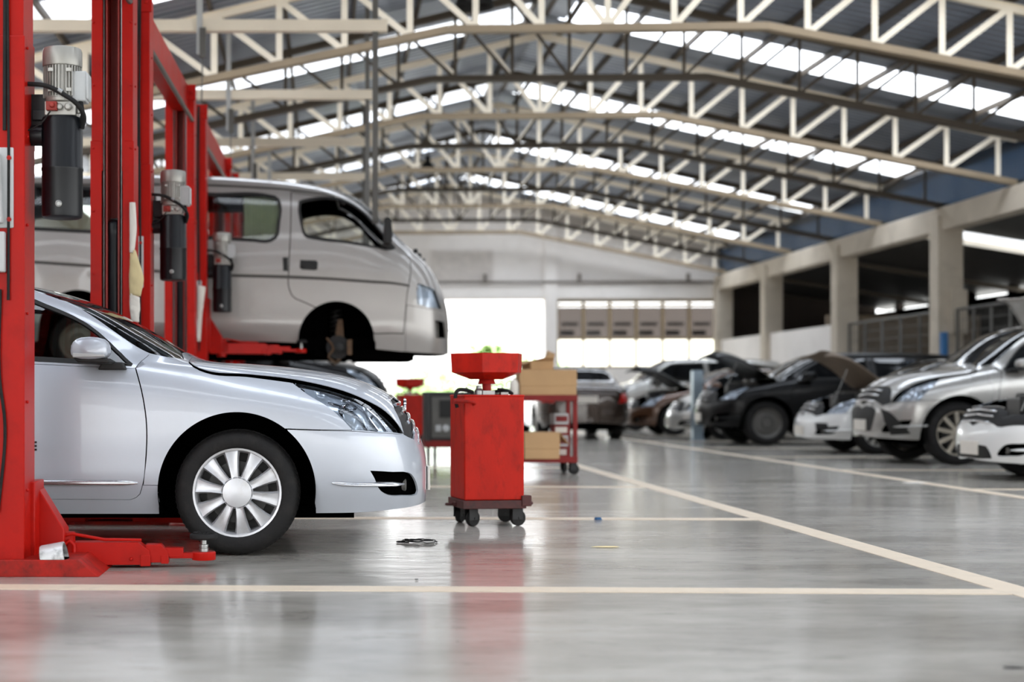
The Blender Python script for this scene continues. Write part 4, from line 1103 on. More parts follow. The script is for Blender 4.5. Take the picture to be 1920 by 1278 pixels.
T['rear_bumper'] = cat(Ts((-3.66, .66), (-3.9, .68)), TL.inv([(.83, .68), (.66, .66), (.42, .66), (.1, .66)], 'front', imax=int(NU*.2)), [[0., NV*.8], [0, 0]], [[float(np.interp(-3.62+OX, TG[:, 0, 0], np.arange(NU))), 0]], Ts((-3.62, .3)))
T['tail_light'] = TL.inv([(.845, .72), (.60, .72), (.645, .80), (.66, .90), (.80, .93), (.84, .9)], 'front', imax=int(NU*.2))
T['fog_recess'] = Tp(*spl([(694, 882), (730, 884), (773, 890), (781, 905), (783, 925), (755, 929), (727, 927.5), (712, 918), (703, 898), (694, 882)], 3)[:-1])
T['fog_trim'] = Tp(*spl([(622, 904.5), (640, 906), (700, 907), (757, 907)], 5))
T['door_trim'] = cat(Ts((-2.04, .392), (-1.8, .392)), Tp(*spl([(62, 904.3), (150, 904.5), (240, 904.7), (258, 905)], 5)))

RIBS = [Tp(*spl(q, 3)) for q in ([(600, 732), (640, 744), (672, 762), (640, 770)], [(655, 748), (684, 768), (700, 790), (712, 806)], [(690, 764), (712, 784), (728, 806)], [(615, 752), (640, 758), (668, 775), (690, 806)])]
def car(label, root_loc, rz, L, body, xw, R, w, rim_r, arch_r, half, uv=None, hood_open=None, hero=False, style='petal', spokes=10, wheelmat=None, lampmat=None, group=None, res=.05, plate_front=True, zb=.2, plates=True, engine=True, front_dark=True, grillemat=None, hoodmat=None, cat_='car', patches=()):
    """assemble a car from the template panels on loft L (local x forward)"""
    uv = uv or T
    t = thing('car', label, cat_, root_loc, rz, group)
    wm = wheelmat or ALU
    G = L.G
    def arch(xc):
        a = np.linspace(-.05*PI, 1.05*PI, 64)
        pts = [(xc+arch_r*math.cos(q), R*1.03+arch_r*math.sin(q)) for q in a]
        pts = [(xc+arch_r*1.0, zb+.05)]+pts+[(xc-arch_r, zb+.05)]
        ij = L.inv(pts, 'side', jmax=int(JK[4])+4)
        b0 = float(np.interp(xc+arch_r, G[:, 0, 0], np.arange(NU))); b1 = float(np.interp(xc-arch_r, G[:, 0, 0], np.arange(NU)))
        return cat([[b0, 0.]], ij, [[b1, 0.]])
    ar = [arch(x) for x in xw]
    full = np.array([[0, 0], [IE, 0], [IE, NV-1.], [0, NV-1.]])
    wins = ['front_window', 'rear_window', 'windscreen', 'rear_screen']
    names = ['bumper', 'headlight', 'fender', 'hood', 'grille', 'front_door', 'rear_door', 'trunk_lid', 'rear_bumper', 'tail_light']
    panel('body_shell', L, full, body, t, holes=[uv[n] for n in names+wins+['hood_gap']]+ar, res=res, gap=0)
    panel('inner_shell', L, full, DEEP, t, holes=[uv[n] for n in wins]+ar+([uv['hood']] if hood_open else []), off=-.03, rim=0, gap=0, res=res*1.5)
    gp = .0035
    panel('bumper', L, uv['bumper'], body, t, holes=[ar[0], uv['fog_recess']], gap=gp, res=res)
    panel('rear_bumper', L, uv['rear_bumper'], body, t, holes=[ar[1]], gap=gp, res=res)
    panel('trunk_lid', L, uv['trunk_lid'], body, t, gap=gp, res=res)
    panel('windscreen', L, uv['windscreen'], (WTINT if hero else DGLASS), t, gap=.004, rim=.006, off=-.004, res=res)
    panel('rear_screen', L, uv['rear_screen'], DGLASS, t, gap=.004, rim=.006, off=-.004, res=res)
    for s in (-1, 1):
        panel('fender', L, uv['fender'], body, t, holes=[ar[0]], gap=gp, sides=s, res=res)
        d = panel('front_door', L, uv['front_door'], body, t, gap=gp, sides=s, res=res)
        d2 = panel('rear_door', L, uv['rear_door'], body, t, holes=[ar[1]], gap=gp, sides=s, res=res)
        for nm, dd in (('front_window', d), ('rear_window', d2)):
            o = subdiv(uv[nm]*np.array([L.su, L.sv]), .03); inn = inset_poly(o, .022, [False]*len(o))/np.array([L.su, L.sv])
            panel('window_frame', L, uv[nm], BLACK, t, holes=[inn], gap=.0, off=.003, rim=.02, sides=s, res=res)
            panel(nm, L, inn, (STINT if hero else DGLASS), t, gap=0, rim=0, off=-.006, sides=s, res=res)
        strip('side_trim', L, uv['door_trim'], .0145, .012, TRIMC if hero else body, d, s)
        m = MB(); a, b = (L.ev(Ts((-1.78, .915)))[0], L.ev(Ts((-1.98, .92)))[0]); yy = s*(a[1]+.035)
        m.tube(spl3([(b[0], s*(a[1]-.01), b[2]), (b[0]+.02, yy, b[2]), (a[0]-.02, yy, a[2]), (a[0], s*(a[1]-.01), a[2])]), .011, 8); m.build('door_handle', body, d)
        hl = panel('headlight', L, uv['headlight'], LENS, t, gap=gp, sides=s, res=res*.7, rim=.01, off=.001)
        panel('lamp_reflector', L, uv['headlight'], lampmat, hl, gap=.006, sides=s, res=res*.6, rim=.0, off=-.022)
        c = L.ev(TL.inv([(660, 775)], 'pix', WO))[0]; c2 = L.ev(TL.inv([(712, 792)], 'pix', WO))[0]
        m = MB()
        for q, r in ((c, .05), (c2, .042)):
            mm = MB(); mm.lathe([(r, -.0), (r*1.0, .03), (r*.88, .03), (r*.7, .01), (.0, .0)], n=24, axis='x', cap=False); mm.lathe([(r*.55, .012), (r*.4, .03), (0, .04)], n=16, axis='x', cap=False)
            M = Matrix.Translation((q[0]-.05, s*(q[1]-.045), q[2]-.0)) @ Matrix.Rotation(-s*-.55, 4, 'Z')
            m.add([tuple(M @ Vector(p)) for p in mm.v], mm.f)
        m.build('lamp_bowl', CHROME, hl)
        for pp in RIBS:
            m = MB(); pts = [L.ev(q)[0]-L.ev(q, L.N)[0]*.012 for q in pp]; m.tube([(p[0], s*p[1], p[2]) for p in pts], .006, 6); m.build('lamp_rib', CHROME, hl)
        panel('tail_light', L, uv['tail_light'], TAILR, t, gap=gp, sides=s, res=res)
        # fog lamp
        c = L.ev(TL.inv([(766, 909)], 'pix', WO))[0]
        m = MB(); m.lathe([(.03, 0), (.034, .03), (.026, .034), (.0, .03)], (c[0]-.045, s*(c[1]-.035), c[2]), 'x', 20); m.build('fog_lamp', GREYM, t)
        strip('fog_trim', L, uv['fog_trim'], .0115, .02, TRIMC if hero else body, t, s)
        # mirror
        mirror(t, L, s, body, hero)
        for xc in xw:
            m = MB(); m.lathe([(.01, s*.42), (arch_r, s*.42), (arch_r+.0, s*(half-.015))], (xc, 0, R*1.03), 'y', 40, -.3, PI+.3, cap=False); m.build('wheel_liner', DEEP, t)
        for xc, nm in zip(xw, ('front_wheel', 'rear_wheel')): wheel(t, nm, xc, s, half-.045, R, w, rim_r, spokes, style, wm)
    # grille
    g = panel('grille', L, uv['grille'], BLACK, t, gap=gp, off=-.012, res=res)
    if hero:
        for f in (.12, .30, .48, .66, .84):
            m = MB(); path = []
            gi = uv['grille']
            x0 = .415+(.552-.415)*f
            cpt = L.ev(Tc(x0))[0]
            for y in np.linspace(0, .40, 10):
                q = L.inv([(y, cpt[2]-.10*(y/.43)**2*f)], 'front', imin=int(NU*.8))[0]; e_ = L.ev(q)[0]; n_ = L.ev(q, L.N)[0]
                path.append(e_-n_*.003)
            pp = [(p[0], -p[1], p[2]) for p in path[::-1]]+[tuple(p) for p in path[1:]]
            m.tube(pp, .0115, 8); m.build('grille_bar', CHROME, g, smooth=60)
        cpt = L.ev(Tc(.46))[0]
        m = MB(); m.lathe([(.06, 0), (.06, .012), (.05, .016), (.0, .018)], (cpt[0]-.002, 0, cpt[2]), 'x', 28); m.build('front_badge', CHROME, g)
        cpt = L.ev(Tc(.415))[0]
        panel('grille_surround', L, cat(Tc(.395), Tp((727, 745), (731, 752), jmax=J7), Tp((734, 749), jmax=J7), Tc(.43)), CHROME, t, gap=0, off=.006, rim=.02, res=.03)
    else:
        for f in (.2, .5, .8):
            x0 = .415+(.552-.415)*f; path = []
            for y in np.linspace(0, .95, 8):
                zc = L.ev(Tc(x0))[0][2]
                q = L.inv([(y*.36, zc-.02*y)], 'front', imin=int(NU*.78))[0]; e_ = L.ev(q)[0]; n_ = L.ev(q, L.N)[0]; path.append(e_+n_*.003)
            pp = [(p[0], -p[1], p[2]) for p in path[::-1]]+[tuple(p) for p in path[1:]]
            m = MB(); m.tube(pp, .012, 6); m.build('grille_bar', grillemat or CHROME, g, smooth=60)
    for nm, pts, sd in patches:
        ij = L.inv(pts, 'front', imin=int(NU*.78))
        if sd == 0: ij = cat([[IE, ij[0][1]]], ij, [[ij[-1][0], NV-1.], [IE, NV-1.]] if ij[-1][1] > NV-12 else [[IE, ij[-1][1]]])
        for s in ((0,) if sd == 0 else (-1, 1)): panel(nm, L, ij, BLACK, t, gap=0, off=.004, rim=.008, sides=s, res=.05)
    nose = G[-1, int(NV*.3)]; tailp = G[0, int(NV*.75)]
    if plates:
        m = MB(); m.box(nose[0]-.004, nose[0]+.012, -.2, .2, nose[2]-.10, nose[2]+.035); m.build('front_plate', PAPER, t, bevel=.003)
        m = MB(); m.box(tailp[0]-.012, tailp[0]+.004, -.2, .2, tailp[2]+.02, tailp[2]+.15); m.build('rear_plate', PAPER, t, bevel=.003)
    # hood
    if hood_open:
        h0 = L.ev(Tc(-.74))[0]
        hd = panel('hood', L, uv['hood'], hoodmat or body, t, gap=gp, res=res, rim=.02, xf=(h0[0], 0, h0[2]))
        sol = hd.modifiers.new('thick', 'SOLIDIFY'); sol.thickness = .02; sol.offset = -1
        hd.rotation_euler = (0, -hood_open, 0)
        hx = L.ev(Tc(.30))[0]
        m = MB(); m.box(hx[0]-1.0, hx[0]-.05, -.6, .6, h0[2]-.42, h0[2]-.30); m.build('engine_bay', DEEP, t)
        m = MB(); m.box(hx[0]-.75, hx[0]-.25, -.28, .3, h0[2]-.32, h0[2]-.12); m.tube([(hx[0]-.7, -.15, h0[2]-.1), (hx[0]-.3, -.15, h0[2]-.12)], .05, 10); m.tube([(hx[0]-.7, .15, h0[2]-.1), (hx[0]-.3, .15, h0[2]-.12)], .05, 10); m.build('engine_block', GREYM, t, bevel=.02)
        m = MB(); m.box(hx[0]-.35, hx[0]-.1, .35, .55, h0[2]-.32, h0[2]-.1); m.build('battery', BLACK, t, bevel=.01)
        m = MB(); m.tube([(hx[0]-.05, .5, h0[2]-.25), (hx[0]-.25, .5, h0[2]+.25)], .006, 6); m.build('hood_prop', STEEL, t)
    else:
        panel('hood', L, uv['hood'], body, t, gap=gp, res=res, rim=.004)
    xs = G[:, 0, 0]; x0, x1 = xs[0]+.25, xs[-1]-.18
    m = MB(); hw = half-.30
    m.box(x0, x1-.25, -hw+.02, hw-.02, zb-.02, zb+.10); m.box(xw[1]+arch_r, xw[0]-arch_r, -half+.10, half-.10, zb+.02, zb+.2)
    m.box(x1-.62, x1-.46, -hw-.0, hw, zb-.012, zb+.05); m.box(x0, x0+.3, -hw, hw, zb+.05, zb+.2)
    m.tube([(xw[0], -half+.1, R), (xw[0], half-.1, R)], .035, 8); m.tube([(xw[1], -half+.1, R), (xw[1], half-.1, R)], .05, 8)
    m.build('underbody', DEEP, t)
    return t
def mirror(t, L, s, body, hero):
    b = L.ev(Ts((-1.14, .995)))[0]; k = 1.
    # housing: rounded shell, widest at the outer end
    m = MB(); vs = []; fs = []; n1, n2 = 20, 12
    for i in range(n2+1):
        f = i/n2; yy = .02+.20*f; sc = (math.sin(min(1, f*1.6+.25)*PI/2))*(1-max(0, (f-.72)/.28)**2.6)**.5 if f < 1 else .02
        for k_ in range(n1):
            a = 2*PI*k_/n1; c, d = math.cos(a), math.sin(a)
            px = .098*math.copysign(abs(c)**.75, c); pz = (.075 if d > 0 else .045)*math.copysign(abs(d)**.8, d)
            vs.append((b[0]-.07+px*sc-.02*f, s*(b[1]+.0+yy), b[2]+.085+pz*sc))
    for i in range(n2):
        for k_ in range(n1): fs.append((i*n1+k_, i*n1+(k_+1) % n1, (i+1)*n1+(k_+1) % n1, (i+1)*n1+k_))
    fs.append(tuple(range(n1))); fs.append(tuple(n2*n1+k_ for k_ in range(n1)))
    m.add(vs, fs); c = m.build('side_mirror', body, t, smooth=60)
    m = MB(); m.prism([(b[0]-.17, b[2]+.05), (b[0]+.0, b[2]+.05), (b[0]+.03, b[2]+.035), (b[0]+.02, b[2]+.02), (b[0]-.14, b[2]+.025)], 'y', s*(b[1]+.0), s*(b[1]+.19))
    m.prism([(b[0]-.06, b[2]-.01), (b[0]+.09, b[2]-.01), (b[0]+.07, b[2]+.03), (b[0]-.04, b[2]+.03)], 'y', s*(b[1]-.02), s*(b[1]+.05))
    m.build('mirror_base', BLACK, c, bevel=.008)
    if hero:
        m = MB(); m.prism([(b[0]-.165, b[2]+.052), (b[0]-.0, b[2]+.056), (b[0]-.005, b[2]+.068), (b[0]-.165, b[2]+.076)], 'y', s*(b[1]+.165), s*(b[1]+.216)); m.build('indicator', GREYBOX, c, bevel=.004)
SILVER = paint('silver_paint', (186, 191, 200), metal=.2, rough=.34, coat=.9, dirt=(150, 140, 128), dirt_amt=.08, dscale=1.6)
TAILR = pm('tail_lamp_red', (170, 20, 14), rough=.12, var=.05, coat=.6)
STINT = glassmat('side_window', (.6, .65, .63), 1.2)
TRIMC = pm('satin_chrome', (200, 200, 202), rough=.22, metal=.85, var=.03)
def reflector():
    m = pm('lamp_chrome', (214, 224, 236), rough=.16, metal=.35, var=.05, rvar=.04)
    nt = m.node_tree; N = nt.nodes; L = nt.links
    tc = N.new('ShaderNodeTexCoord'); wv = N.new('ShaderNodeTexWave'); wv.inputs['Scale'].default_value = 2.2; wv.inputs['Distortion'].default_value = 3; wv.inputs['Detail'].default_value = 1
    L.new(tc.outputs['Object'], wv.inputs['Vector']); b = N.new('ShaderNodeBump'); b.inputs['Strength'].default_value = .6; b.inputs['Distance'].default_value = .03
    L.new(wv.outputs['Fac'], b.inputs['Height']); L.new(b.outputs[0], N['Principled BSDF'].inputs['Normal'])
    return m
LAMPC = reflector()
sedan = car('pale silver saloon car parked at the red lift, shown from its side', WO, 0, TL, SILVER, (-.468+OX, -3.243+OX), .335, .215, .236, .418, .888, hero=True, wheelmat=pm('hubcap_silver', (206, 207, 210), rough=.34, metal=.45, var=.05, dirt=(150, 138, 120), dirt_amt=.35, dscale=9), lampmat=LAMPC, res=.035)
# cabin
def seat(par, x, y, z, mat, s=1.):
    m = MB(); m.prism([(x-.25, z), (x+.28, z+.03), (x+.30, z+.12), (x+.22, z+.16), (x-.15, z+.12)], 'y', y-.25*s, y+.25*s)
    m.prism([(x-.28, z+.05), (x-.12, z+.12), (x-.26, z+.62), (x-.33, z+.66), (x-.42, z+.62)], 'y', y-.24*s, y+.24*s)
    m.prism([(x-.42, z+.70), (x-.32, z+.68), (x-.34, z+.86), (x-.44, z+.86)], 'y', y-.13*s, y+.13*s)
    m.tube([(x-.36, y-.06, z+.6), (x-.38, y-.06, z+.72)], .008, 6); m.tube([(x-.36, y+.06, z+.6), (x-.38, y+.06, z+.72)], .008, 6)
    return m.build('seat', mat, par, bevel=.03, seg=3)
CAB = pm('cabin_cloth', (72, 70, 68), rough=.9, var=.1)
for y in (-.38, .38): seat(sedan, -.05, y, .42, CAB); 
seat(sedan, -.95, 0, .44, CAB, 2.2)
m = MB(); m.prism([(.62, .60), (.90, .60), (.92, .90), (.80, .95), (.68, .93), (.58, .80)], 'y', -.72, .72); m.build('dashboard', BLACK, sedan, bevel=.03)
m = MB(); M = Matrix.Translation((.55, -.38, .87)) @ Matrix.Rotation(.5+PI, 4, 'Y')
mm = MB(); mm.tube([(0, .18*math.cos(2*PI*k/28), .18*math.sin(2*PI*k/28)) for k in range(28)], .014, 8, closed=True); mm.box(-.01, .02, -.17, .17, -.02, .02); mm.box(-.01, .02, -.02, .02, -.17, .0)
m.add([tuple(M @ Vector(p)) for p in mm.v], mm.f); m.tube([(.56, -.38, .86), (.85, -.38, .72)], .03, 8); m.build('steering_wheel', GREYM, sedan)
# remnant of lettering on the door, mostly hidden by the lift post
e0 = TL.ev(Tp((62, 836)))[0]
m = MB(); yy = -(e0[1]+.002); X0 = e0[0]-.030; Z0 = e0[2]-.024
m.box(X0, X0+.012, yy-.001, yy+.001, Z0, Z0+.05)
for q in (0, .0195, .039): m.box(X0, X0+.05, yy-.001, yy+.001, Z0+q, Z0+q+.011)
m.build('door_lettering', BLACK, sedan)
# ------------------------------------------------------------------ van on the lift
VX = 1.2
VS = [
 (-3.80, SEC([0]*11, [1.75, 1.8, 1.9, 2.0, 2.1, 2.25, 2.4, 2.5, 2.6, 2.65, 2.7])),
 (-3.78, SEC([.45, .50, .52, .52, .51, .50, .46, .40, .33, .17, 0], [1.50, 1.6, 1.8, 2.0, 2.2, 2.42, 2.66, 2.85, 2.97, 3.02, 3.03])),
 (-3.72, SEC([.72, .77, .78, .78, .775, .75, .71, .66, .58, .3, 0], [1.46, 1.56, 1.8, 2.05, 2.22, 2.45, 2.73, 2.95, 3.09, 3.15, 3.165])),
 (-3.5, SEC([.80, .84, .85, .85, .845, .825, .785, .735, .66, .35, 0], [1.43, 1.55, 1.8, 2.05, 2.22, 2.46, 2.75, 2.98, 3.13, 3.195, 3.21])),
 (-2.5, SEC([.80, .845, .85, .85, .845, .83, .79, .74, .665, .35, 0], [1.43, 1.55, 1.8, 2.05, 2.22, 2.46, 2.75, 2.99, 3.155, 3.225, 3.24])),
 (-1.3, SEC([.80, .845, .85, .85, .845, .83, .79, .74, .665, .35, 0], [1.43, 1.55, 1.8, 2.05, 2.22, 2.46, 2.75, 2.985, 3.15, 3.22, 3.235])),
 (-.80, SEC([.80, .845, .85, .85, .845, .83, .79, .74, .66, .35, 0], [1.42, 1.55, 1.8, 2.05, 2.22, 2.46, 2.75, 2.97, 3.125, 3.195, 3.21])),
 (-.25, SEC([.80, .845, .85, .85, .845, .83, .79, .738, .655, .35, 0], [1.40, 1.54, 1.79, 2.04, 2.22, 2.455, 2.74, 2.94, 3.075, 3.15, 3.165])),
 (.12, SEC([.80, .845, .85, .85, .845, .828, .785, .73, .645, .34, 0], [1.38, 1.53, 1.78, 2.03, 2.21, 2.44, 2.70, 2.89, 3.00, 3.08, 3.10])),
 (.31, SEC([.80, .845, .85, .85, .845, .826, .782, .73, .645, .34, 0], [1.36, 1.52, 1.77, 2.02, 2.205, 2.42, 2.64, 2.80, 2.91, 3.02, 3.05])),
 (.50, SEC([.80, .84, .848, .85, .842, .82, .785, .74, .66, .34, 0], [1.34, 1.51, 1.76, 2.01, 2.20, 2.39, 2.54, 2.66, 2.765, 2.88, 2.905])),
 (.70, SEC([.795, .835, .845, .845, .838, .812, .78, .74, .665, .34, 0], [1.32, 1.50, 1.75, 2.0, 2.19, 2.345, 2.43, 2.505, 2.58, 2.68, 2.71])),
 (.90, SEC([.78, .822, .834, .832, .815, .785, .745, .69, .60, .31, 0], [1.30, 1.47, 1.72, 1.97, 2.15, 2.28, 2.34, 2.385, 2.42, 2.465, 2.475])),
 (1.10, SEC([.71, .765, .782, .772, .74, .69, .625, .54, .43, .22, 0], [1.29, 1.44, 1.68, 1.91, 2.06, 2.16, 2.21, 2.245, 2.275, 2.30, 2.305])),
 (1.22, SEC([.60, .665, .685, .67, .625, .56, .49, .40, .31, .16, 0], [1.285, 1.42, 1.64, 1.83, 1.95, 2.02, 2.065, 2.095, 2.12, 2.135, 2.14])),
 (1.30, SEC([.46, .525, .545, .53, .485, .42, .35, .27, .2, .1, 0], [1.285, 1.41, 1.60, 1.74, 1.82, 1.86, 1.885, 1.90, 1.91, 1.92, 1.922])),
 (1.345, SEC([.28, .34, .355, .345, .31, .26, .2, .15, .1, .05, 0], [1.29, 1.40, 1.55, 1.63, 1.67, 1.69, 1.70, 1.71, 1.715, 1.72, 1.72])),
 (1.365, SEC([0]*11, [1.31, 1.38, 1.46, 1.51, 1.53, 1.545, 1.55, 1.555, 1.56, 1.56, 1.56])),
]
VZ = 1.10
VS = [(x+VX, [(y, z-VZ) for y, z in s]) for x, s in VS]
VG = grid_from_stations(VS, 5); VL = Loft(VG); VJ = grid_from_stations.jk
VW = (-VX, 16.85, VZ)
vj8 = int(VJ[8])
def Vp(*p, jmax=None): return VL.inv(p, 'pix', VW, jmax=jmax or vj8+8)
def Vs(*p): return VL.inv([(x+VX, z-VZ) for x, z in p], 'side')
def Vc(x): return np.array([[float(np.interp(x+VX, VG[:, -1, 0], np.arange(NU))), NV-1.]])
def Vk(x, k):
    j = float(np.interp(k, np.arange(len(VJ)), VJ)); jj = int(round(j))
    return np.array([[float(np.interp(x+VX, VG[:, jj, 0], np.arange(NU))), j]])
VANP = paint('van_silver_paint', (166, 162, 158), metal=.35, rough=.32, dirt=(140, 130, 120), dirt_amt=.2, dscale=1.3)
van = thing('van', 'silver passenger van raised on the lift with its front wheel removed', 'van', VW)
V = {}
V['front_door'] = cat(Vp(*spl([(545, 359), (544, 430), (541, 500), (541, 540), (548, 556), (570, 567), (592, 577)], 4)), Vp((606, 592), (640, 600), (690, 618), (704, 626.5), (757, 626.5)), Vp(*spl([(757, 626), (763, 560), (766, 480), (752, 463)], 3)[1:]), Vp(*spl([(745, 458), (722, 432), (693, 403), (668, 379), (640, 371), (600, 367)], 3)))
V['front_window'] = Vp(*spl([(559, 385), (561, 376), (570, 373.5), (652, 377), (680, 395), (704, 421), (726, 448), (741, 467), (733, 469), (700, 464), (650, 456.5), (590, 449), (573, 445), (563, 420), (558.5, 395)], 4))
V['slide_window'] = cat(Vp(*spl([(318, 358), (400, 361), (505, 364.5), (521, 369), (527, 382), (525, 420), (521, 444), (510, 453), (470, 453), (400, 449), (318, 445), (311, 438), (309, 400), (311, 364)], 4)))
V['quarter_window'] = cat(Vp(*spl([(60, 344), (180, 350), (278, 355), (290, 362), (294, 378), (292, 420), (286, 438), (270, 442), (180, 438), (60, 432)], 4)), Vs((-3.1, 2.55), (-3.42, 2.58), (-3.46, 2.75), (-3.40, 2.93), (-3.1, 2.96)))
V['windscreen'] = cat(Vc(.13), Vk(.13, 9), Vk(.16, 8.2), Vk(.50, 7.95), Vk(.70, 7.8), Vk(.84, 7.6), Vk(.9, 8.2), Vk(.93, 9), Vc(.95))
V['headlight'] = Vp((783, 531), (800, 536), (815, 543), (822, 562), (828, 580), (806, 577), (782, 570), (781, 550))
V['grille'] = cat(Vc(1.20), Vk(1.20, 9), Vk(1.205, 8.3), Vk(1.27, 8.1), Vk(1.30, 9), Vc(1.31))
V['bumper'] = cat(Vp((762, 571), (782, 574.5), (806, 579.5), (829, 584.5)), Vc(1.345), [[IE, NV-1.], [IE, 0]], [[float(np.interp(.82+VX, VG[:, 0, 0], np.arange(NU))), 0]], Vp((760, 656), (760, 627)))
V['bumper_recess'] = Vp((816, 600), (833, 604), (836, 634), (818, 633))
bx = -.02
V['lower_sill'] = None
arch_pts = []
def varch(xc, zc, r):
    a = np.linspace(0, PI, 44)
    pts = [(xc+r*math.cos(q), zc+r*math.sin(q)) for q in a]
    pts = [(xc+r+.02, 1.40)]+pts+[(xc-r-.02, 1.40)]
    ij = Vs(*pts); b0 = float(np.interp(xc+r+.02+VX, VG[:, 0, 0], np.arange(NU))); b1 = float(np.interp(xc-r-.02+VX, VG[:, 0, 0], np.arange(NU)))
    return cat([[b0, 0]], ij, [[b1, 0]])
VXF, VXR, VZC = .115, -2.62, 1.44
va = [varch(VXF, 1.44, .40), varch(VXR, 1.56, .40)]
full = np.array([[0, 0], [IE, 0], [IE, NV-1.], [0, NV-1.]])
vw = ['slide_window', 'quarter_window', 'front_window', 'windscreen']
panel('body_shell', VL, full, VANP, van, holes=[V[k] for k in ('front_door', 'headlight', 'grille', 'bumper', 'slide_window', 'quarter_window', 'windscreen')]+va, gap=0, res=.05)
panel('inner_shell', VL, full, DEEP, van, holes=[V[k] for k in vw]+va, off=-.035, rim=0, gap=0, res=.09)
panel('bumper', VL, V['bumper'], VANP, van, holes=[V['bumper_recess']], gap=.005, res=.05)
panel('windscreen', VL, V['windscreen'], WTINT, van, gap=.005, rim=.006, off=-.004, res=.06)
panel('grille', VL, V['grille'], BLACK, van, gap=.003, off=-.01, res=.04)
BELTD = pm('belt_moulding', (66, 62, 58), rough=.5)
VTINT = glassmat('van_window', (.82, .86, .82), 2.0)
CURT = pm('sage_curtain', (205, 214, 182), rough=.9, var=.1)
for s in (-1, 1):
    d = panel('front_door', VL, V['front_door'], VANP, van, holes=[V['front_window'], va[0]], gap=.010, sides=s, res=.05)
    for nm, gm in (('front_window', CLEAR), ('slide_window', VTINT), ('quarter_window', VTINT)):
        o = subdiv(V[nm]*np.array([VL.su, VL.sv]), .03); inn = inset_poly(o, .03, [False]*len(o))/np.array([VL.su, VL.sv])
        panel('window_seal', VL, V[nm], BLACK, van, holes=[inn], gap=.0, off=.003, rim=.02, sides=s, res=.06)
        if not (nm == 'front_window' and s == -1): panel(nm, VL, inn, gm, van, gap=0, rim=0, off=-.006, sides=s, res=.06)
    panel('side_moulding', VL, cat(Vs((-3.6, 2.095)), Vp((60, 488), (180, 496), (390, 513), (539, 516), (700, 525.5), (768, 534)), Vp((768, 538), (700, 531), (539, 522), (390, 518.5), (180, 501.5), (60, 493.5)), Vs((-3.6, 2.07))), BELTD, van, gap=0, off=.004, rim=.01, sides=s, res=.05)
    panel('roof_gutter', VL, cat(Vk(-3.6, 7.62), Vk(-2, 7.62), Vk(-.5, 7.62), Vk(.1, 7.6), Vk(.1, 7.5), Vk(-.5, 7.5), Vk(-2, 7.5), Vk(-3.6, 7.5)), BELTD, van, gap=0, off=.006, rim=.01, sides=s, res=.05)
    hl = panel('headlight', VL, V['headlight'], LENS, van, gap=.004, sides=s, res=.03, off=.002)
    panel('lamp_reflector', VL, V['headlight'], LAMPC, hl, gap=.008, sides=s, res=.03, off=-.03, rim=0)
    panel('fog_trim', VL, Vp((817, 602), (820, 602.5), (822, 632), (818, 632)), CHROME, van, gap=0, off=.004, sides=s, res=.03)
    for pts in ([(563, 487), (593, 488.5), (596, 492), (595, 505), (590, 506.5), (566, 505), (562, 501)],):
        panel('door_handle', VL, Vp(*pts), BLACK, d, gap=0, off=.006, rim=.015, sides=s, res=.03)
    panel('slide_handle', VL, Vp((530, 483), (540, 482), (540, 508), (531, 507.5)), BLACK, van, gap=0, off=.006, rim=.015, sides=s, res=.03)
    # mirror
    b = VL.ev(Vp((733, 462)))[0]; yy = s*b[1]
    m = MB(); m.prism([(b[0]-.09, b[2]-.01), (b[0]+.02, b[2]-.03), (b[0]+.02, b[2]+.02), (b[0]-.06, b[2]+.16), (b[0]-.08, b[2]+.15)], 'y', *sorted((yy-s*.02, yy+s*.03)))
    m.prism([(b[0]-.08, b[2]+.02), (b[0]-.0, b[2]+.02), (b[0]+.01, b[2]+.10), (b[0]-.005, b[2]+.26), (b[0]-.03, b[2]+.29), (b[0]-.075, b[2]+.28), (b[0]-.085, b[2]+.14)], 'y', *sorted((yy+s*.05, yy+s*.24)))
    m.box(b[0]-.06, b[0]-.03, *sorted((yy-s*.0, yy+s*.1)), b[2]+.05, b[2]+.09)
    m.build('side_mirror', BLACK, van, bevel=.02, seg=3)
    # wheel wells
    for xc, zc, nm in ((VXF, 1.44, 'f'), (VXR, 1.56, 'r')):
        m = MB(); m.lathe([(.01, s*.42), (.405, s*.42), (.405, s*.84)], (xc+VX, 0, zc-VZ), 'y', 40, -.25, PI+.25, cap=False); m.build('wheel_liner', DEEP, van)
    if True:
        wheel(van, 'rear_wheel', VXR+VX, s, .80, .31, .2, .20, 6, 'steel', pm('steel_wheel_grey', (150, 140, 128), rough=.5, metal=.3))
        bpy.context.scene.objects  # keep order
    # exposed hub, strut and brake of the removed front wheel
    cx_, cz_ = VXF+VX+.02, 1.36-VZ
    m = MB(); m.lathe([(.0, s*.60), (.125, s*.60), (.125, s*.62), (.06, s*.62), (.06, s*.68), (.03, s*.70), (.0, s*.70)], (cx_, 0, cz_), 'y', 28)
    for k in range(5):
        a = 2*PI*k/5; m.lathe([(.008, s*.62), (.008, s*.66)], (cx_+.05*math.cos(a), 0, cz_+.05*math.sin(a)), 'y', 6)
    m.build('brake_hub', BLACK, van)
    m = MB(); m.prism([(cx_-.04, cz_+.06), (cx_+.0, cz_+.30), (cx_+.05, cz_+.30), (cx_+.07, cz_+.05), (cx_+.03, cz_-.14), (cx_-.01, cz_-.16)], 'y', *sorted((s*.52, s*.56)))
    m.tube(spl3([(cx_-.12, s*.66, cz_+.10), (cx_-.05, s*.68, cz_-.02), (cx_-.1, s*.68, cz_-.1), (cx_-.02, s*.68, cz_-.17)]), .012, 6)
    m.box(cx_+.10, cx_+.15, *sorted((s*.62, s*.70)), cz_-.08, cz_+.08)
    m.build('steering_knuckle', pm('rusty_steel', (96, 74, 54), rough=.6, metal=.4, var=.3, scale=14), van)
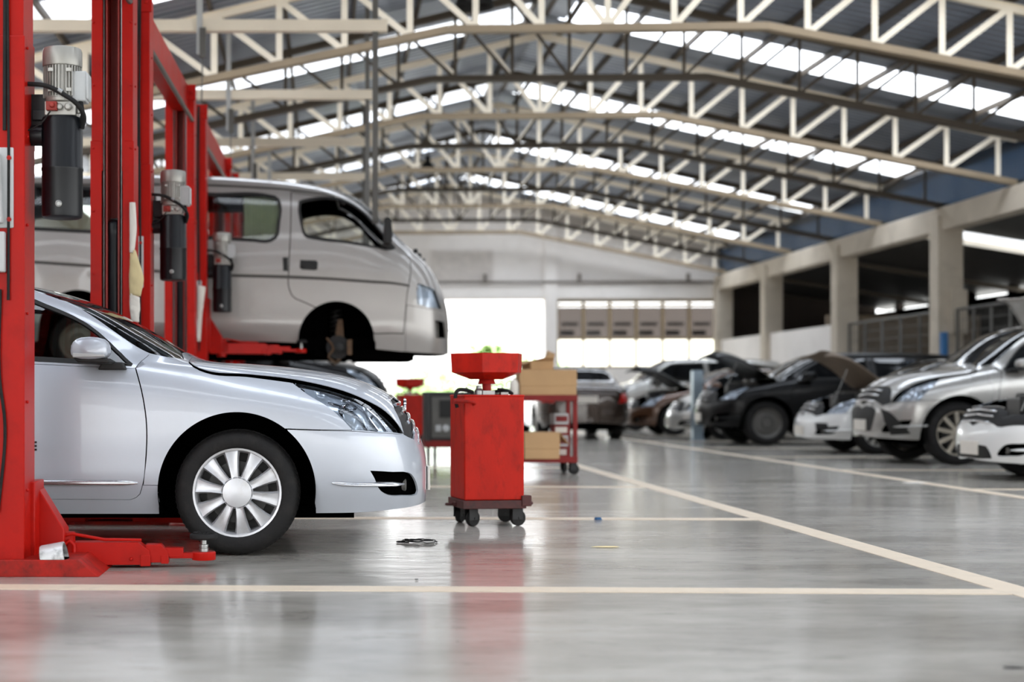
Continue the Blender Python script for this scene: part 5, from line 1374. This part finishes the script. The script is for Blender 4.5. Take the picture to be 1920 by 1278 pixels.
    m = MB()
    m.tube([(cx_-.02+.055*math.cos(q*.5), s*.50+.055*math.sin(q*.5), cz_+.05+q*.004) for q in range(90)], .009, 6); m.build('coil_spring', BLACK, van)
    # curtains, seats
    m = MB(); c0 = VL.ev(Vp((456, 410), (525, 410), (490, 372), (490, 450)))
    vs = []; n = 40
    for q in range(n+1):
        x = c0[0][0]+(c0[1][0]-c0[0][0]+.02)*q/n; dy = .018*math.sin(q*1.9)
        for z, ins in ((c0[2][2]+.02, .10), ((c0[2][2]+c0[3][2])/2, .10), (c0[3][2]-.02, .07)): vs.append((x, s*(.80-ins+dy-.0), z))
    m.add(vs, [(3*q+a, 3*q+a+1, 3*q+a+4, 3*q+a+3) for q in range(n) for a in range(2)]); cu = m.build('curtain', CURT, van, fix=False, smooth=80)
    so = cu.modifiers.new('thick', 'SOLIDIFY'); so.thickness = .004
for y in (-.4, .4): seat(van, VX-.28, y, .88, CAB, .9)
m = MB(); m.prism([(VX+.25, .95), (VX+.75, .95), (VX+.70, 1.24), (VX+.55, 1.30), (VX+.3, 1.22)], 'y', -.72, .72); m.build('dashboard', BLACK, van, bevel=.03)
m = MB(); M = Matrix.Translation((VX+.20, -.4, 1.28)) @ Matrix.Rotation(.9+PI, 4, 'Y')
mm = MB(); mm.tube([(0, .19*math.cos(2*PI*k/28), .19*math.sin(2*PI*k/28)) for k in range(28)], .015, 8, closed=True); mm.box(-.01, .02, -.18, .18, -.02, .02)
m.add([tuple(M @ Vector(p)) for p in mm.v], mm.f); m.build('steering_wheel', BLACK, van)
m = MB(); m.box(-2.3, VX+.9, -.55, .55, .22, .36); m.box(-1.0, VX-.45, -.78, .78, .31, .34); m.box(-2.3, VX+.3, -.45, -.35, .14, .24); m.box(-2.3, VX+.3, .35, .45, .14, .24); m.tube([(-2.0, .15, .2), (-1.0, .2, .18), (.4, .2, .2)], .05, 8)
m.box(VX+.3, VX+.95, -.6, .6, .12, .24); m.tube([(VX+VXF-.2, -.62, .2), (VX+VXF+.1, 0, .15), (VX+VXF-.2, .62, .2)], .04, 8); m.tube([(VX*0+VXR+VX, -.7, .31), (VXR+VX, .7, .31)], .05, 8)
m.build('underbody', DEEP, van)
m = MB()
for k in range(3):
    p = VL.ev(Vk(.98+k*.05, 8.6))[0]; m.lathe([(.022, 0), (.028, .02), (.02, .045), (.0, .05)], (p[0], -p[1]+.1*k, p[2]), 'z', 12)
m.build('washer_jet', BLACK, van)
# ------------------------------------------------------------------ other cars, same panel scheme on re-proportioned bodies
XA = [-2.465, -1.85, -1.2, .25, 1.12, 2.2, 2.438]
ZA = [.22, .70, 1.0, 1.49]
def remap(xa, za, ys):
    G = TG.copy()
    G[..., 0] = np.interp(G[..., 0], XA, xa); G[..., 2] = np.interp(G[..., 2], ZA+[1.6], list(za)+[za[-1]+.11]); G[..., 1] *= ys
    G = smooth_grid(G, 6); G[:, -1, 1] = 0; G[0, :, 1] = 0; G[-1, :, 1] = 0
    return Loft(G)
def parked(label, nose, Yc, xa, za, half, body, xw, R, rim_r, arch_r, rz=PI, group='cars parked along the side bay', **k):
    L = remap(xa, za, half/.888)
    nx = float(L.G[-1, 0, 0])
    loc = (nose+nx, Yc, 0) if abs(rz-PI) < .01 else ((nose-nx, Yc, 0) if rz == 0 else (Yc, nose, 0))
    return car(label, loc, rz, L, body, xw, R, .22, rim_r, arch_r, half, group=group, lampmat=LAMPC, res=.07, **k)
WHITEP = paint('white_car_paint', (232, 232, 230), metal=0., rough=.3)
BLACKC = paint('black_car_paint', (7, 7, 8), metal=.0, rough=.3, coat=.12, spec=.2)
GREYC = paint('grey_car_paint', (168, 166, 162), metal=.5, rough=.28, dirt=(130, 112, 94), dirt_amt=.35, dscale=1.2)
PALEC = paint('pale_car_paint', (196, 194, 188), metal=.35, rough=.28)
BROWNC = paint('bronze_car_paint', (62, 50, 42), metal=.5, rough=.26)
DARKC = paint('charcoal_car_paint', (16, 15, 15), metal=.1, rough=.3, coat=.25, spec=.25)
ALLOY = pm('alloy_wheel', (176, 168, 154), rough=.35, metal=.6, var=.1)
SAL = [-2.3, -1.75, -1.1, .2, 1.05, 2.02, 2.28]
SUV = [-2.35, -2.2, -1.95, .40, 1.22, 2.12, 2.36]
INTAKE = ('lower_intake', [(.0, .22), (.40, .22), (.33, .34), (.0, .35)], 0)
parked('white low coupe with its hood propped open, cut by the edge beside the silver SUV', 6.57, 15.45, [-2.1, -1.6, -1.0, .05, .92, 1.95, 2.15], [.17, .62, .88, 1.30], .87, WHITEP, (1.28, -1.25), .31, .21, .37, hood_open=1.24, hoodmat=GREYC, wheelmat=ALLOY, patches=[INTAKE, ('lamp_mask', [(.50, .53), (.76, .55), (.70, .66), (.46, .63)], 1)])
parked('silver grey SUV with dark lower grille and alloy wheel, closed hood, in the parked row', 6.76, 19.15, SUV, [.30, .82, 1.13, 1.74], .94, GREYC, (1.48, -1.30), .385, .27, .45, wheelmat=ALLOY, style='spoke', spokes=10, zb=.26,
       patches=[('lower_grille', [(.0, .40), (.30, .40), (.38, .55), (.40, .66), (.0, .68)], 0), ('corner_intake', [(.62, .36), (.80, .38), (.76, .50), (.58, .66), (.47, .68), (.58, .52)], 1)])
parked('old white saloon with its brownish hood raised, partly behind the silver SUV', 7.02, 22.45, [-1.95, -1.5, -.95, .15, .95, 1.85, 2.1], [.20, .62, .90, 1.38], .84, WHITEP, (1.22, -1.1), .31, .2, .37, hood_open=.80, hoodmat=pm('hood_lining', (120, 104, 88), rough=.7, var=.1), wheelmat=ALU, patches=[('bumper_lamp', [(.5, .34), (.66, .35), (.65, .44), (.48, .44)], 1)])
parked('black SUV with hood propped up and ring-like wheel in the middle of the row', 6.42, 26.1, SUV, [.30, .82, 1.07, 1.57], .92, BLACKC, (1.42, -1.35), .375, .25, .44, hood_open=.70, wheelmat=GREYM, style='steel', zb=.28)
parked('cream saloon tucked between the steel post and the black SUV', 6.62, 29.3, SAL, [.19, .60, .90, 1.36], .84, PALEC, (1.38, -1.2), .31, .2, .37, wheelmat=ALU)
BRN = paint('chestnut_car_paint', (92, 62, 42), metal=.3, rough=.28)
parked('chestnut brown saloon with dark raised hood before the pale minivan', 6.35, 32.2, SAL, [.20, .64, .95, 1.40], .86, BRN, (1.38, -1.2), .32, .2, .38, hood_open=.66, hoodmat=BLACK, wheelmat=ALU)
parked('pale tall minivan, last in the parked row by the far wall', 6.75, 36.4, [-2.1, -2.0, -1.85, .75, 1.5, 2.0, 2.15], [.24, .80, 1.10, 1.72], .88, PALEC, (1.58, -1.25), .33, .2, .39, wheelmat=ALU)
parked('dark bronze saloon showing its tail and red lamp in the aisle', 30.75, 4.92, SAL, [.22, .66, .96, 1.42], .87, BROWNC, (1.38, -1.3), .32, .21, .38, rz=PI/2, group=None, wheelmat=ALU)
parked('tall dark SUV under and behind the raised van, its headlamp glinting', .95, 21.9, SUV, [.36, 1.0, 1.30, 1.86], .92, DARKC, (1.45, -1.35), .39, .27, .46, rz=0, group=None, wheelmat=ALU, zb=.28)
# ------------------------------------------------------------------ daylight, camera, view
w = bpy.data.worlds.new('sky'); bpy.context.scene.world = w; w.use_nodes = True
N = w.node_tree.nodes; L = w.node_tree.links; bg = N['Background']
tc = N.new('ShaderNodeTexCoord'); sx = N.new('ShaderNodeSeparateXYZ'); L.new(tc.outputs['Generated'], sx.inputs[0])
rp = N.new('ShaderNodeValToRGB'); e = rp.color_ramp.elements
e[0].position = 0.; e[0].color = (.62, .62, .61, 1); e[1].position = .8; e[1].color = (1.28, 1.38, 1.5, 1)
L.new(sx.outputs['Z'], rp.inputs[0]); L.new(rp.outputs[0], bg.inputs['Color']); bg.inputs['Strength'].default_value = 7.0
def portal(loc, rot, sx_, sy_):
    l = bpy.data.lights.new('daylight_portal', 'AREA'); l.shape = 'RECTANGLE'; l.size = sx_; l.size_y = sy_; l.cycles.is_portal = True
    o = bpy.data.objects.new('daylight_portal', l); COL.objects.link(o); o.location = loc; o.rotation_euler = rot
sl = math.atan(.227)
for a, b in SKY:
    for s in (-1, 1):
        x = XC+s*EAVE/2
        portal((x, (a+b)/2-SK*(x-XC), top(x)+.30), (0, s*sl, 0), EAVE*1.05, b-a+.4)
portal((XC, YROOF0-.3, FRONTZ/2), (-PI/2, 0, 0), 17, FRONTZ)
portal((XC, YEND+.6, 2), (PI/2, 0, 0), 18, 5)
cam = bpy.data.cameras.new('camera'); co = bpy.data.objects.new('camera', cam); COL.objects.link(co)
co.location = (0, 0, EYE); co.rotation_euler = (PI/2, 0, 0)
cam.sensor_width = 36; cam.sensor_fit = 'HORIZONTAL'; cam.lens = F*36/1920
cam.shift_x = (960-CX)/1920; cam.shift_y = (CY-639)/1920
cam.clip_start = .05; cam.clip_end = 400
cam.dof.use_dof = True; cam.dof.focus_distance = 8.1; cam.dof.aperture_fstop = 1.5
sc = bpy.context.scene; sc.camera = co
sc.view_settings.view_transform = 'Standard'; sc.view_settings.look = 'None'; sc.view_settings.gamma = 1; sc.view_settings.exposure = -.3; sc.view_settings.use_curve_mapping = False
cy = sc.cycles; cy.max_bounces = 7; cy.diffuse_bounces = 4; cy.glossy_bounces = 4; cy.transmission_bounces = 6; cy.transparent_max_bounces = 12
cy.sample_clamp_indirect = 6.; cy.use_denoising = True; cy.caustics_reflective = False; cy.caustics_refractive = False
